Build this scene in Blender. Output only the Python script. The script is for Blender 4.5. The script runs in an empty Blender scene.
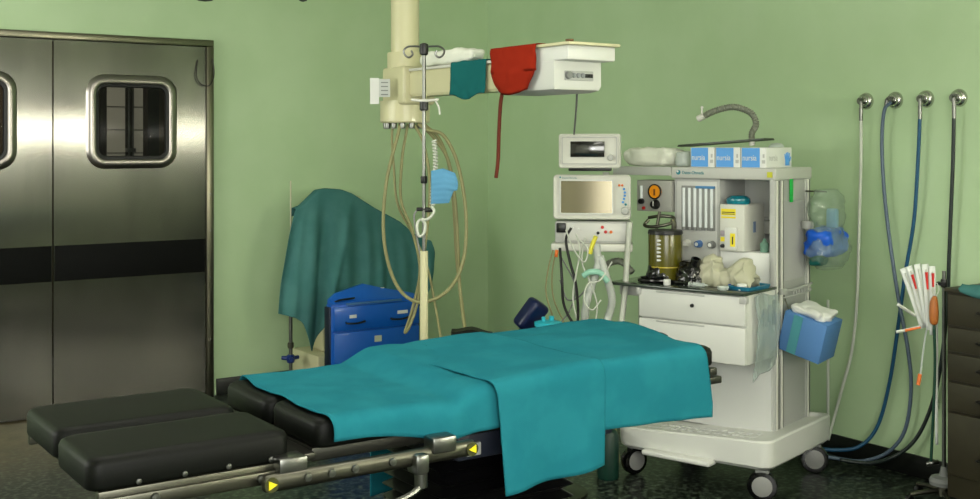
import bpy, bmesh, math, random
from mathutils import Vector, Matrix, noise
random.seed(7)
S = bpy.context.scene
COL = S.collection
PI = math.pi
V = Vector

# ------------------------------------------------------------------ camera
YAW = math.radians(55.37)
CAM = V((-4.61, -6.704, 1.52))
FPX = 1157.0
RIGHT = V((math.sin(YAW), -math.cos(YAW), 0)); FWD = V((math.cos(YAW), math.sin(YAW), 0)); UP = V((0, 0, 1))
cd = bpy.data.cameras.new('camera'); cam = bpy.data.objects.new('camera', cd); COL.objects.link(cam)
cam.location = CAM; cam.rotation_euler = (PI/2, 0, YAW - PI/2)
cd.sensor_width = 36; cd.lens = 36*FPX/980; cd.shift_y = -(249.5-144)/980; cd.clip_start = .05
S.camera = cam
# ------------------------------------------------------------------ world, lights, exposure
w = bpy.data.worlds.new('world'); S.world = w; w.use_nodes = True
w.node_tree.nodes['Background'].inputs[0].default_value = (.75, .85, 1, 1)
w.node_tree.nodes['Background'].inputs[1].default_value = .05
S.view_settings.view_transform = 'Standard'; S.view_settings.look = 'None'
S.view_settings.gamma = 1; S.view_settings.use_curve_mapping = False
S.view_settings.exposure = -0.1
CEIL = 3.0
PANELS = [(-2.6, -4.6, 12), (-3.5, -3.3, 12), (-1.4, -6.6, 12), (-3.7, -6.4, 12)]
for i, (x, y, e) in enumerate(PANELS):
    l = bpy.data.lights.new('ceiling_light_glow', 'AREA'); l.shape = 'RECTANGLE'; l.size = 1.15; l.size_y = .55
    l.energy = e; l.color = (1, .975, .90)
    o = bpy.data.objects.new('ceiling_light_glow', l); COL.objects.link(o); o.location = (x, y, CEIL-.075)
# fill lights at two unseen windows, added for even light on the walls
for nm, loc, rot, sx, en in (('side_window_daylight', (-6.58, -1.7, 1.75), (0, -PI/2, 0), 2.6, 72), ('back_window_daylight', (-4.9, -8.18, 1.75), (PI/2, 0, 0), 3.2, 116)):
    l = bpy.data.lights.new(nm, 'AREA'); l.shape = 'RECTANGLE'; l.energy = en; l.color = (1, .985, .93)
    l.size, l.size_y = (1.3, sx) if nm[0] == 's' else (sx, 1.3)
    o = bpy.data.objects.new(nm, l); COL.objects.link(o); o.location = loc; o.rotation_euler = rot
fl = bpy.data.lights.new('camera_flash', 'POINT'); fl.energy = 32; fl.shadow_soft_size = .04; fl.color = (.97, .985, 1)
fo = bpy.data.objects.new('camera_flash', fl); COL.objects.link(fo); fo.location = CAM + RIGHT*.05 + UP*.10 - FWD*.02

# ------------------------------------------------------------------ helpers
def lin(c):
    return tuple(((v/255)/12.92 if v/255 <= .04045 else ((v/255+.055)/1.055)**2.4) for v in c) + (1,)
MATS = {}
def mat(name, rgb, rough=.5, metal=0, spec=.5, trans=0, alpha=1, bump=0, bscale=200, rgb2=None, nscale=6, nlow=.4, nhigh=.6,
        coat=0, emit=None, estr=0, sheen=0, stretch=None, ior=1.45, aniso=0, bdist=.002):
    if name in MATS: return MATS[name]
    m = bpy.data.materials.new(name); m.use_nodes = True
    nt = m.node_tree; b = nt.nodes['Principled BSDF']; L = nt.links.new
    b.inputs['Base Color'].default_value = lin(rgb); b.inputs['Roughness'].default_value = rough
    b.inputs['Metallic'].default_value = metal; b.inputs['Specular IOR Level'].default_value = spec
    b.inputs['Transmission Weight'].default_value = trans; b.inputs['Alpha'].default_value = alpha
    b.inputs['Coat Weight'].default_value = coat; b.inputs['IOR'].default_value = ior
    if sheen: b.inputs['Sheen Weight'].default_value = sheen
    tc = nt.nodes.new('ShaderNodeTexCoord'); mp = nt.nodes.new('ShaderNodeMapping')
    L(tc.outputs['Object'], mp.inputs[0])
    if stretch: mp.inputs['Scale'].default_value = stretch
    if rgb2:
        n = nt.nodes.new('ShaderNodeTexNoise'); n.inputs['Scale'].default_value = nscale; n.inputs['Detail'].default_value = 5
        r = nt.nodes.new('ShaderNodeValToRGB'); r.color_ramp.elements[0].position = nlow; r.color_ramp.elements[1].position = nhigh
        r.color_ramp.elements[0].color = lin(rgb); r.color_ramp.elements[1].color = lin(rgb2)
        L(mp.outputs[0], n.inputs['Vector']); L(n.outputs['Fac'], r.inputs[0]); L(r.outputs[0], b.inputs['Base Color'])
    if bump:
        n = nt.nodes.new('ShaderNodeTexNoise'); n.inputs['Scale'].default_value = bscale; n.inputs['Detail'].default_value = 3
        bp = nt.nodes.new('ShaderNodeBump'); bp.inputs['Strength'].default_value = bump; bp.inputs['Distance'].default_value = bdist
        L(mp.outputs[0], n.inputs['Vector']); L(n.outputs['Fac'], bp.inputs['Height']); L(bp.outputs[0], b.inputs['Normal'])
    if emit: b.inputs['Emission Color'].default_value = lin(emit); b.inputs['Emission Strength'].default_value = estr
    if aniso:
        b.inputs['Anisotropic'].default_value = aniso
        t = nt.nodes.new('ShaderNodeTangent'); t.direction_type = 'RADIAL'; t.axis = 'Z'; L(t.outputs[0], b.inputs['Tangent'])
    MATS[name] = m
    return m

def at(px, py, Z): return CAM + (FWD + RIGHT*((px-490)/FPX) + UP*((144-py)/FPX))*Z
def onp(px, py, **k):
    r = FWD + RIGHT*((px-490)/FPX) + UP*((144-py)/FPX); a = list(k)[0]; i = 'xyz'.index(a)
    return CAM + r*((k[a]-CAM[i])/r[i])

class MB:
    def __init__(s): s.b = bmesh.new()
    def loft(s, loops, caps=True, closed=True, ends=None):
        vs = [[s.b.verts.new(p) for p in lp] for lp in loops]
        n = len(loops[0]); rng = n if closed else n-1
        for a, c in zip(vs, vs[1:]):
            for i in range(rng):
                j = (i+1) % n
                try: s.b.faces.new((a[i], a[j], c[j], c[i]))
                except ValueError: pass
        if caps:
            for lp in (vs[0][::-1], vs[-1]):
                try: s.b.faces.new(lp)
                except ValueError: pass
        return s
    def ringloft(s, loops):
        return s.loft(loops + [loops[0]], caps=False)
    def box(s, x0, x1, y0, y1, z0, z1, bev=0, seg=2, M=None):
        t = bmesh.new(); bmesh.ops.create_cube(t, size=1)
        for v in t.verts: v.co = V(((x0+x1)/2+v.co.x*(x1-x0), (y0+y1)/2+v.co.y*(y1-y0), (z0+z1)/2+v.co.z*(z1-z0)))
        if bev: bmesh.ops.bevel(t, geom=list(t.edges), offset=bev, segments=seg, profile=.5, affect='EDGES')
        if M: bmesh.ops.transform(t, matrix=M, verts=t.verts)
        s.add(t); return s
    def add(s, t):
        mp = {v: s.b.verts.new(v.co) for v in t.verts}
        for f in t.faces: s.b.faces.new([mp[v] for v in f.verts])
        t.free()
    def rod(s, p0, p1, r, r2=None, n=16):
        p0, p1 = V(p0), V(p1); d = (p1-p0).normalized(); a = d.orthogonal().normalized(); c = d.cross(a)
        r2 = r if r2 is None else r2
        return s.loft([[p0+(a*math.cos(t*2*PI/n)+c*math.sin(t*2*PI/n))*r for t in range(n)],
                       [p1+(a*math.cos(t*2*PI/n)+c*math.sin(t*2*PI/n))*r2 for t in range(n)]])
    def lathe(s, prof, c=(0, 0, 0), axis='z', n=24):
        # prof: (radius, height) pairs along axis
        c = V(c); lp = []
        for r, h in prof:
            r = max(r, 1e-4); L = []
            for t in range(n):
                a, b_ = math.cos(t*2*PI/n)*r, math.sin(t*2*PI/n)*r
                L.append(c + (V((a, b_, h)) if axis == 'z' else V((a, h, b_)) if axis == 'y' else V((h, a, b_))))
            lp.append(L)
        return s.loft(lp)
    def tube(s, pts, r, n=8, sub=6, rad=None, smooth=True):
        P = [V(p) for p in pts]
        if smooth and len(P) > 2:
            Q = []
            E_ = [P[0]*2-P[1]] + P + [P[-1]*2-P[-2]]
            for i in range(1, len(E_)-2):
                a, b_, c, d = E_[i-1:i+3]
                for k in range(sub):
                    t = k/sub
                    Q.append(.5*((2*b_)+(c-a)*t+(2*a-5*b_+4*c-d)*t*t+(3*b_-a-3*c+d)*t**3))
            Q.append(P[-1]); P = Q
        lp = []; up = None
        for i, p in enumerate(P):
            d = (P[min(i+1, len(P)-1)]-P[max(i-1, 0)]).normalized()
            if up is None: up = d.orthogonal().normalized()
            up = (up - d*up.dot(d)).normalized(); sd = d.cross(up)
            rr = rad(i/(len(P)-1)) if rad else r
            lp.append([p+(up*math.cos(k*2*PI/n)+sd*math.sin(k*2*PI/n))*rr for k in range(n)])
        return s.loft(lp)
    def grid(s, f, nu, nv):
        g = [[s.b.verts.new(f(i/nu, j/nv)) for j in range(nv+1)] for i in range(nu+1)]
        for i in range(nu):
            for j in range(nv): s.b.faces.new((g[i][j], g[i+1][j], g[i+1][j+1], g[i][j+1]))
        return s
    def build(s, name, m, parent=None, label=None, smooth=35, solid=0, kind=None):
        bmesh.ops.recalc_face_normals(s.b, faces=s.b.faces)
        me = bpy.data.meshes.new(name); s.b.to_mesh(me); s.b.free()
        me.materials.append(m)
        if smooth:
            me.polygons.foreach_set('use_smooth', [True]*len(me.polygons))
            if smooth < 180: me.set_sharp_from_angle(angle=math.radians(smooth))
        o = bpy.data.objects.new(name, me); COL.objects.link(o)
        if parent: o.parent = parent
        if label: o['label'] = label
        if kind: o['kind'] = kind
        if solid:
            q = o.modifiers.new('solid', 'SOLIDIFY'); q.thickness = solid; q.offset = 0
        return o

def thing(name, label, cat, loc=(0, 0, 0), rotz=0, group=None):
    o = bpy.data.objects.new(name, None); COL.objects.link(o); o.location = loc; o.rotation_euler = (0, 0, rotz)
    o['label'] = label; o['category'] = cat
    if group: o['group'] = group
    return o
def tag(o, label, cat, group=None, kind=None):
    o['label'] = label; o['category'] = cat
    if group: o['group'] = group
    if kind: o['kind'] = kind
    return o
def struct(o): o['kind'] = 'structure'; return o
def rrect(x0, x1, z0, z1, r, y, n=6):
    L = []
    for cx, cz, a0 in ((x1-r, z1-r, 0), (x0+r, z1-r, PI/2), (x0+r, z0+r, PI), (x1-r, z0+r, 3*PI/2)):
        for k in range(n+1):
            a = a0+k*PI/2/n; L.append(V((cx+r*math.cos(a), y, cz+r*math.sin(a))))
    return L
def rrz(x0, x1, y0, y1, r, z, n=6): return [V((p.x, p.z, z)) for p in rrect(x0, x1, y0, y1, r, 0, n)]
def text(s, size, loc, m, parent, rot=(PI/2, 0, 0), name='lettering', ext=.0006, sx=1):
    c = bpy.data.curves.new(name, 'FONT'); c.body = s; c.size = size; c.extrude = ext
    c.materials.append(m); o = bpy.data.objects.new(name, c); COL.objects.link(o); o.location = loc; o.rotation_euler = rot
    bpy.context.view_layer.update()
    me = bpy.data.meshes.new_from_object(o.evaluated_get(bpy.context.evaluated_depsgraph_get())); me.name = name
    bpy.data.objects.remove(o)
    o = bpy.data.objects.new(name, me); COL.objects.link(o); o.location = loc; o.rotation_euler = rot
    o.scale = (sx, 1, 1); o.parent = parent; return o
def nz(p, s=1, k=0): return noise.noise(V((p[0]*s+k, p[1]*s, p[2]*s)))
def clamp(x, a=0, b=1): return max(a, min(b, x))
def sm(a, b, x): t = clamp((x-a)/(b-a)); return t*t*(3-2*t)
def interp(pts, x):
    if x <= pts[0][0]: return pts[0][1]
    for (a, va), (b, vb) in zip(pts, pts[1:]):
        if x <= b:
            t = (x-a)/(b-a); return va+(vb-va)*t
    return pts[-1][1]

# ------------------------------------------------------------------ materials
wallm = mat('green_wall_paint', (182, 206, 165), .45, spec=.35, rgb2=(178, 203, 160), nscale=3, bump=.12, bscale=60, bdist=.001)
wallp = mat('pale_plaster', (196, 200, 184), .6)
ceilm = mat('white_ceiling_paint', (214, 216, 204), .8)
black = mat('black_vinyl', (6, 8, 5), .5, bump=.2, bscale=250, spec=.2, bdist=.001)
rubber = mat('black_rubber', (14, 14, 15), .45)
blackgloss = mat('black_gloss_rubber', (7, 7, 8), .16, coat=.4)
bellm = mat('black_bellows_rubber', (6, 6, 7), .3)
chrome = mat('chrome', (120, 121, 117), .3, 1)
steel = mat('brushed_steel', (104, 103, 92), .36, 1, rgb2=(92, 91, 81), nscale=5)
dsteel = mat('dull_steel', (66, 66, 60), .42, .9)
doorm = mat('door_steel', (113, 112, 106), .20, 1, aniso=.97, rgb2=(101, 100, 95), nscale=3.5, stretch=(1, 1, .35))
bezelm = mat('bezel_steel', (150, 145, 140), .3, 1)
framem = mat('door_frame_steel', (118, 116, 100), .3, 1)
kick = mat('black_kick_rubber', (9, 10, 9), .7, spec=.15, bump=.4, bscale=120)
teal = mat('teal_cloth', (34, 112, 124), .95, spec=.05, bump=.35, bscale=420, rgb2=(29, 105, 118), nscale=9, bdist=.001)
teal_d = mat('faded_teal_cloth', (76, 124, 122), .95, spec=.05, bump=.35, bscale=400, rgb2=(68, 117, 115), nscale=7, bdist=.001)
cream = mat('cream_enamel', (198, 194, 156), .4, coat=.2)
cream2 = mat('cream_plastic', (206, 207, 201), .42)
white = mat('white_plastic', (208, 208, 198), .4)
whitew = mat('white_enamel', (198, 199, 196), .35, coat=.15)
greyp = mat('light_grey_plastic', (174, 175, 171), .45)
greym = mat('mid_grey_plastic', (122, 124, 122), .45)
bluem = mat('blue_enamel', (6, 88, 184), .38, coat=.2)
blued = mat('dark_blue_plastic', (10, 22, 62), .3)
blackp = mat('black_plastic', (14, 14, 15), .35)
yellow = mat('yellow_label', (236, 216, 30), .5)
paper = mat('white_paper', (216, 217, 212), .7)
screen = mat('screen_glass', (22, 20, 18), .13, spec=.9, coat=.3)
screeny = mat('monitor_screen', (36, 32, 10), .10, spec=1, ior=1.55)
screeny.node_tree.nodes['Principled BSDF'].inputs['Specular Tint'].default_value = (1, .9, .62, 1)
red = mat('red_cloth', (140, 38, 22), .9, spec=.05, bump=.3, bscale=400, bdist=.001)
hosec = mat('beige_hose', (140, 138, 98), .5, spec=.3)
hosew = mat('white_hose', (192, 196, 184), .4)
clear = mat('clear_plastic', (215, 225, 220), .25, alpha=.38, spec=.7)
clearg = mat('cloudy_plastic', (205, 214, 208), .35, alpha=.6, spec=.6)
corr = mat('corrugated_plastic', (200, 205, 198), .35, alpha=.78)
corrg = mat('grey_corrugated_plastic', (120, 124, 110), .4)
lightblue = mat('light_blue_paper', (84, 142, 178), .8, bump=.3, bscale=90)
gloveblue = mat('glove_box_blue', (82, 152, 220), .5)
boxblue = mat('blue_card', (92, 150, 206), .55)
green = mat('green_plastic', (30, 176, 74), .5)
brown = mat('dark_brown_enamel', (50, 46, 32), .45, rgb2=(45, 41, 28), nscale=4)
orange = mat('orange_plastic', (226, 116, 50), .45)
redp = mat('red_plastic', (196, 40, 34), .4)
olive = mat('olive_smoked_plastic', (82, 78, 10), .22, spec=.6)
cyan = mat('cyan_plastic', (40, 170, 190), .35)
amber = mat('amber_dial', (236, 150, 20), .4)

# floor: dark speckled sheet with a worn brownish patch by the doors
fm = bpy.data.materials.new('speckled_floor'); fm.use_nodes = True
nt = fm.node_tree; b = nt.nodes['Principled BSDF']; L = nt.links.new
tc = nt.nodes.new('ShaderNodeTexCoord')
n1 = nt.nodes.new('ShaderNodeTexNoise'); n1.inputs['Scale'].default_value = 38; n1.inputs['Detail'].default_value = 3
r1 = nt.nodes.new('ShaderNodeValToRGB'); e = r1.color_ramp.elements
e[0].position = .47; e[0].color = lin((9, 12, 9)); e[1].position = .74; e[1].color = lin((92, 106, 90))
L(tc.outputs['Object'], n1.inputs['Vector']); L(n1.outputs['Fac'], r1.inputs[0])
n2 = nt.nodes.new('ShaderNodeTexNoise'); n2.inputs['Scale'].default_value = 9; n2.inputs['Detail'].default_value = 6
r2 = nt.nodes.new('ShaderNodeValToRGB'); e = r2.color_ramp.elements
e[0].position = .3; e[0].color = lin((78, 70, 48)); e[1].position = .7; e[1].color = lin((112, 100, 72))
L(tc.outputs['Object'], n2.inputs['Vector']); L(n2.outputs['Fac'], r2.inputs[0])
sp = nt.nodes.new('ShaderNodeVectorMath'); sp.operation = 'DISTANCE'; sp.inputs[1].default_value = (-3.5, .2, 0)
L(tc.outputs['Object'], sp.inputs[0])
mr = nt.nodes.new('ShaderNodeMapRange'); mr.inputs[1].default_value = .7; mr.inputs[2].default_value = 1.5; mr.inputs[3].default_value = .8; mr.inputs[4].default_value = 0
L(sp.outputs['Value'], mr.inputs[0])
mx = nt.nodes.new('ShaderNodeMix'); mx.data_type = 'RGBA'
L(mr.outputs[0], mx.inputs['Factor']); L(r1.outputs[0], mx.inputs[6]); L(r2.outputs[0], mx.inputs[7]); L(mx.outputs[2], b.inputs['Base Color'])
b.inputs['Roughness'].default_value = .28; b.inputs['Specular IOR Level'].default_value = .2

# ------------------------------------------------------------------ room
X0, Y0 = -6.7, -8.3
struct(MB().box(X0-.1, .1, Y0-.1, 2.2, -.1, 0).build('floor', fm, smooth=0))
struct(MB().box(X0-.1, .1, Y0-.1, 2.2, CEIL, CEIL+.1).build('ceiling', ceilm, smooth=0))
# left wall with the door opening
DX0, DX1, DTOP = -3.90, -2.025, 2.143
m = MB(); m.box(X0, DX0, 0, .12, 0, CEIL); m.box(DX1, .12, 0, .12, 0, CEIL); m.box(DX0, DX1, 0, .12, DTOP, CEIL)
struct(m.build('wall_left', wallm, smooth=0))
struct(MB().box(0, .12, Y0, 0, 0, CEIL).build('wall_right', wallm, smooth=0))
struct(MB().box(X0, .12, Y0-.12, Y0, 0, CEIL).build('wall_back', wallp, smooth=0))
struct(MB().box(X0-.12, X0, Y0, .12, 0, CEIL).build('wall_side', wallp, smooth=0))
bb = mat('black_baseboard', (17, 19, 17), .35)
struct(MB().box(-.014, 0, Y0, -.014, 0, .10, .003).build('baseboard_right', bb))
struct(MB().box(DX1+.03, 0, -.014, 0, 0, .10, .003).build('baseboard_left', bb))
# door frame
m = MB(); m.box(DX0, DX1, -.045, .12, 2.103, DTOP, .004); t1 = struct(m.build('trim_1', framem))
t2 = struct(MB().box(DX1-.045, DX1, -.045, .12, 0, 2.103, .004).build('trim_2', framem))
m = MB()
for z in (1.22, 1.0, .72, .35): m.lathe([(.001, -.003), (.006, -.002), (.007, 0)], (DX1-.022, -.045, z), 'y', 10)
m.build('screw', chrome, t2)
struct(MB().box(DX0, DX0+.045, -.045, .12, 0, 2.103, .004).build('trim_3', framem))
# door leaves
glass = mat('door_glass', (40, 42, 38), .05, trans=0, alpha=.3, spec=.02)
def leaf(idx, x0, x1, label):
    yf, yb = -.03, .012; cx = (x0+x1)/2; wx = .2135; z0, z1 = 1.428, 1.868
    inn = lambda y: rrect(cx-wx, cx+wx, z0, z1, .06, y, 8)
    def outer(y):
        L = []
        for p in inn(y):
            d = V((p.x-cx, 0, p.z-(z0+z1)/2)); L.append(p)
        # match rounded loop with rectangular loop by quadrant corners
        out = []; n = 9
        cor = [(x1, 2.1), (x0, 2.1), (x0, .008), (x1, .008)]
        for q in range(4):
            for k in range(n): out.append(V((cor[q][0], y, cor[q][1])))
        return out
    m = MB()
    def ring(A, B):
        va = [m.b.verts.new(p) for p in A]; vb = [m.b.verts.new(p) for p in B]; n = len(A)
        for i in range(n):
            j = (i+1) % n
            vs = [va[i], va[j], vb[j], vb[i]]
            if (A[i]-A[j]).length < 1e-6: vs = [va[i], vb[j], vb[i]]
            m.b.faces.new(vs)
    ring(outer(yf), inn(yf)); ring(inn(yf), inn(yb)); ring(inn(yb), outer(yb)); ring(outer(yb), outer(yf))
    bmesh.ops.remove_doubles(m.b, verts=m.b.verts, dist=1e-5)
    d = struct(m.build('door_%d' % idx, doorm, smooth=20))
    MB().box(x0+.004, x1-.004, yf-.004, yf, .755, .953, .001).build('kick_band', kick, d, label='black rubber band across the door')
    # bezel
    def rl(o, y): return rrect(cx-wx-o, cx+wx+o, z0-o, z1+o, .06+o*.9, y, 8)
    m = MB(); m.loft([rl(.050, yf), rl(.044, yf-.006), rl(.030, yf-.017), rl(.006, yf-.020), rl(-.002, yf-.016), rl(-.002, yf+.01)], caps=False)
    bz = m.build('window_bezel', bezelm, d, label='polished steel rounded window surround')
    m = MB(); m.ringloft([rl(.002, yf-.005), rl(-.004, yf-.012), rl(-.020, yf-.010), rl(-.024, yf), rl(-.02, yf+.006), rl(.0, yf+.006)])
    m.build('gasket', rubber, d, label='black rubber window gasket')
    m = MB(); m.loft([rl(-.018, yf-.001), rl(-.018, yf+.004)]); m.build('glass', glass, d)
    return d
leaf(1, -3.855, -2.958, 'left')
d2 = leaf(2, -2.950, -2.073, 'right')
m = MB(); m.tube([(-2.125, -.034, 2.02), (-2.135, -.045, 1.93), (-2.11, -.05, 1.88), (-2.06, -.055, 1.87), (-2.03, -.056, 1.93), (-2.035, -.05, 2.03)], .0035)
tag(m.build('door_cable', dsteel), 'thin grey cable looped at the top corner of the steel door', 'cable')
# corridor behind the doors
brownw = mat('corridor_brown_wall', (104, 84, 64), .6)
cw = MB(); cw.box(-4.6, .6, 1.9, 2.0, 0, CEIL); struct(cw.build('wall_corridor', brownw, smooth=0))
xa, xb, xc, xd = [onp(p, 120, y=1.88).x for p in (106, 124, 132, 145)]
m = MB()
zt, zb = 1.9, 1.25
wb = struct(MB().box(xa-.05, xd+.1, 1.86, 1.9, zb-.06, zt+.3).build('window_1', mat('dark_window_frame', (40, 36, 32), .4)))
pane = mat('corridor_pane', (176, 176, 160), .5, emit=(176, 172, 150), estr=.3)
MB().box(xa, xb, 1.853, 1.862, zb, zt+.2).build('pane', pane, wb)
MB().box(xc, xd, 1.853, 1.862, zb, zt+.2).build('pane', pane, wb)
m = MB()
for z in (1.45, 1.62, 1.79): m.box(xa, xb, 1.848, 1.853, z, z+.008); m.box(xc, xd, 1.848, 1.853, z, z+.008)
m.build('glazing_bar', mat('grey_glazing_bar', (110, 108, 100), .5), wb)
m = MB(); xm = (xb+xc)/2
m.rod((xm-.012, 1.82, 1.2), (xm-.012, 1.82, 1.95), .006); m.rod((xm+.02, 1.82, 1.2), (xm+.02, 1.82, 1.95), .006)
m.box(xm-.03, xm+.04, 1.815, 1.857, 1.46, 1.49, .004); m.build('latch_rod', chrome, wb)
xp = onp(150, 120, y=.8).x
struct(MB().box(xp-.03, xp+.03, .75, .85, 0, CEIL).build('column_corridor', mat('dark_post', (28, 26, 24), .5), smooth=0))
l = bpy.data.lights.new('corridor_fill', 'AREA'); l.energy = 14; l.size = .8; l.color = (1, .9, .72)  # fill light added to brighten the corridor behind the door glass
o = bpy.data.objects.new('corridor_fill', l); COL.objects.link(o); o.location = (-3, 1, 2.9)
# ceiling lights
lampm = mat('light_diffuser', (240, 240, 230), .6, emit=(255, 247, 225), estr=2.2)
wheref = ['over the pendant near the right wall', 'over the brown drawer cabinet end of the room', 'over the steel doors end of the room', 'over the foot of the room near the entrance side']
for (x, y, e_), wl in zip(PANELS, wheref):
    t = thing('ceiling_light', 'rectangular white ceiling light '+wl, 'ceiling light', (x, y, CEIL-.06), 0, 'ceiling lights of the room')
    MB().ringloft([rrz(-.62, .62, -.32, .32, .02, 0), rrz(-.62, .62, -.32, .32, .02, .06), rrz(-.585, .585, -.285, .285, .02, .06), rrz(-.585, .585, -.285, .285, .02, 0)]).build('frame', white, t)
    MB().box(-.585, .585, -.285, .285, .01, .02).build('diffuser', lampm, t)
wpane = mat('added_window_glow', (235, 240, 238), .5, emit=(236, 240, 228), estr=2)  # glowing panes of two windows added out of view, to light the walls evenly
wf = struct(MB().ringloft([[V((x, p.x, p.z)) for p in rrect(-3.25+i, -.55-i, 1.05+i, 2.45-i, .02, 0)] for x, i in ((X0, -.06), (X0+.05, -.06), (X0+.05, 0), (X0, 0))]).build('added_window_2', white))
MB().box(X0, X0+.02, -3.25, -.55, 1.05, 2.45).build('pane', wpane, wf)
wf = struct(MB().ringloft([[V((p.x, y, p.z)) for p in rrect(-6.5+i, -3.3-i, 1.05+i, 2.45-i, .02, 0)] for y, i in ((Y0, -.06), (Y0+.05, -.06), (Y0+.05, 0), (Y0, 0))]).build('added_window_3', white))
MB().box(-6.5, -3.3, Y0, Y0+.02, 1.05, 2.45).build('pane', wpane, wf)
# unseen light boxes added on back and right walls, for the door streak
t = thing('streak_light_box', 'long unseen light box added on the right wall for the streak on the doors', 'light box', (0, -7.0, 1.66), PI/2, 'added light boxes')
MB().ringloft([[V((p.x, y, p.z)) for p in rrect(-.90-i, .90+i, -.08-i, .08+i, .02, 0)] for i, y in ((0, .01), (0, .06), (-.02, .06), (-.02, .01))]).build('frame', white, t)
MB().box(-.89, .89, .0, .045, -.07, .07).build('lit_panel', mat('streak_panel', (250, 250, 240), .5, emit=(255, 250, 232), estr=95), t)
t = thing('streak_light_box', 'long unseen light box added on the back wall for the streak on the doors', 'light box', (-.85, Y0, 1.70), 0, 'added light boxes')
MB().ringloft([[V((p.x, y, p.z)) for p in rrect(-.80-i, .80+i, -.08-i, .08+i, .02, 0)] for i, y in ((0, .01), (0, .06), (-.02, .06), (-.02, .01))]).build('frame', white, t)
MB().box(-.79, .79, .0, .045, -.07, .07).build('lit_panel', mat('streak_panel', (250, 250, 240), .5, emit=(255, 250, 232), estr=95), t)
# ------------------------------------------------------------------ operating table
TN, TF = -4.24, -3.67          # near and far edge
tb = thing('operating_table', 'black padded operating table on a bellows column, split leg pads at the foot', 'operating table', (-2.9, -3.96, 0))
def rel(x, y, z): return V((x+2.9, y+3.96, z))
def pad(name, x0, x1, y0, y1, z0, z1, tilt=0, bev=.018, **k):
    m = MB()
    Ly = [(0, .008), (.004, .002), (.010, 0), (z1-z0-.018, 0), (z1-z0-.007, .004), (z1-z0-.001, .014), (z1-z0, .03)]
    L_ = [rrz(x0+i+2.9, x1-i+2.9, y0+i+3.96, y1-i+3.96, max(.012, .03-i*.2), z0+h, 5) for h, i in Ly]
    for lp in L_:
        for p in lp: p.z += tilt*(p.x-(x0+2.9))
    m.loft(L_); return m.build(name, black, tb, smooth=60, **k)
pad('leg_pad', -3.925, -3.485, -3.965, -3.665, .795, .865)
pad('leg_pad', -3.935, -3.478, -4.265, -4.005, .795, .865)
pad('thigh_pad', -3.405, -2.98, -3.955, -3.675, .80, .87)
pad('thigh_pad', -3.40, -2.98, -4.235, -3.968, .80, .87)
pad('torso_pad', -2.97, -2.26, -4.225, -3.685, .815, .878, tilt=.045)
pad('head_pad', -2.25, -1.985, -3.95, -3.70, .84, .905, tilt=.0)
pad('head_pad', -2.25, -2.045, -4.20, -3.96, .845, .905, tilt=.0)
# frames
MB().box(.0-.5, .62, -.25, .25, .765, .80, .006).build('top_plate', dsteel, tb)
m = MB(); m.box(.62, .86, -.22, .22, .79, .838, .006); m.build('head_plate', dsteel, tb)
m = MB()
m.box(*(rel(-3.90, -3.94, .775).x, rel(-3.40, 0, 0).x), -.0, .27, .775, .795, .004)
m.box(-1.0, -.5, -.27, -.05, .775, .795, .004)
m.build('leg_plate', dsteel, tb)
# long leg rail (near) with stepped profile
m = MB(); m.box(-1.015, -.61, -.31, -.285, .768, .797, .003); m.box(-1.005, -.61, -.322, -.31, .755, .784, .003)
lr = m.build('leg_rail', steel, tb, label='long stepped steel rail under the leg pads')
for x in (-.90, -.66): MB().lathe([(.002, -.007), (.009, -.006), (.011, 0)], (x, -.322, .770), 'y', 12).build('bolt', chrome, lr)
m = MB(); m.box(-1.015, -.61, .285, .305, .768, .797, .003); m.build('leg_rail', steel, tb)
for x in (-.93, -.83, -.73, -.63): MB().lathe([(.001, -.004), (.006, -.003), (.007, 0)], (x, -.3075, .806), 'y', 10).build('pad_stud', chrome, tb)
# side rail with yellow-triangled ends
m = MB(); m.box(-.665, -.095, -.352, -.322, .742, .782, .013, 3); sr = m.build('side_rail', steel, tb)
def tri(cx, y, cz, s, d):
    mm = MB(); p = [(-.5*d, .6), (-.5*d, -.6), (.7*d, 0)]
    mm.loft([[V((cx+a*s, y, cz+b_*s)) for a, b_ in p], [V((cx+a*s, y-.003, cz+b_*s)) for a, b_ in p]]); return mm
for cx, d in ((-.648, 1), (-.112, -1)):
    mm = MB(); mm.lathe([(.017, 0), (.017, -.002)], (cx, -.353, .762), 'y', 20); mm.build('end_disc', mat('dark_olive_disc', (60, 62, 30), .4), sr)
    tri(cx, -.3555, .762, .017, d).build('triangle_mark', yellow, sr, label='yellow triangle mark on the rail end', smooth=0)
for x in (-.56, -.50, -.44, -.34): MB().lathe([(.002, -.007), (.009, -.006), (.010, 0)], (x, -.352, .765), 'y', 12).build('bolt', chrome, sr)
MB().box(-.625, -.555, -.345, -.285, .77, .812, .006).build('joint_block', chrome, tb)
m = MB(); m.box(-.23, -.16, -.36, -.31, .765, .806, .008); m.build('rail_socket', chrome, tb)
m = MB(); m.box(-.285, -.245, -.372, -.32, .725, .775, .01); m.rod((-.265, -.36, .728), (-.265, -.36, .695), .016); m.tube([(-.265, -.362, .70), (-.30, -.37, .685), (-.36, -.372, .672)], .0075, rad=lambda t: .0085-.002*t)
m.build('clamp', chrome, tb, label='chrome rail clamp with lever')
MB().box(-.08, .45, -.235, .1, .695, .765, .01).build('housing', mat('blue_black_housing', (30, 34, 46), .4), tb)
MB().box(-.055, -.01, -.243, -.23, .708, .742, .003).build('switch_plate', greyp, tb)
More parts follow.
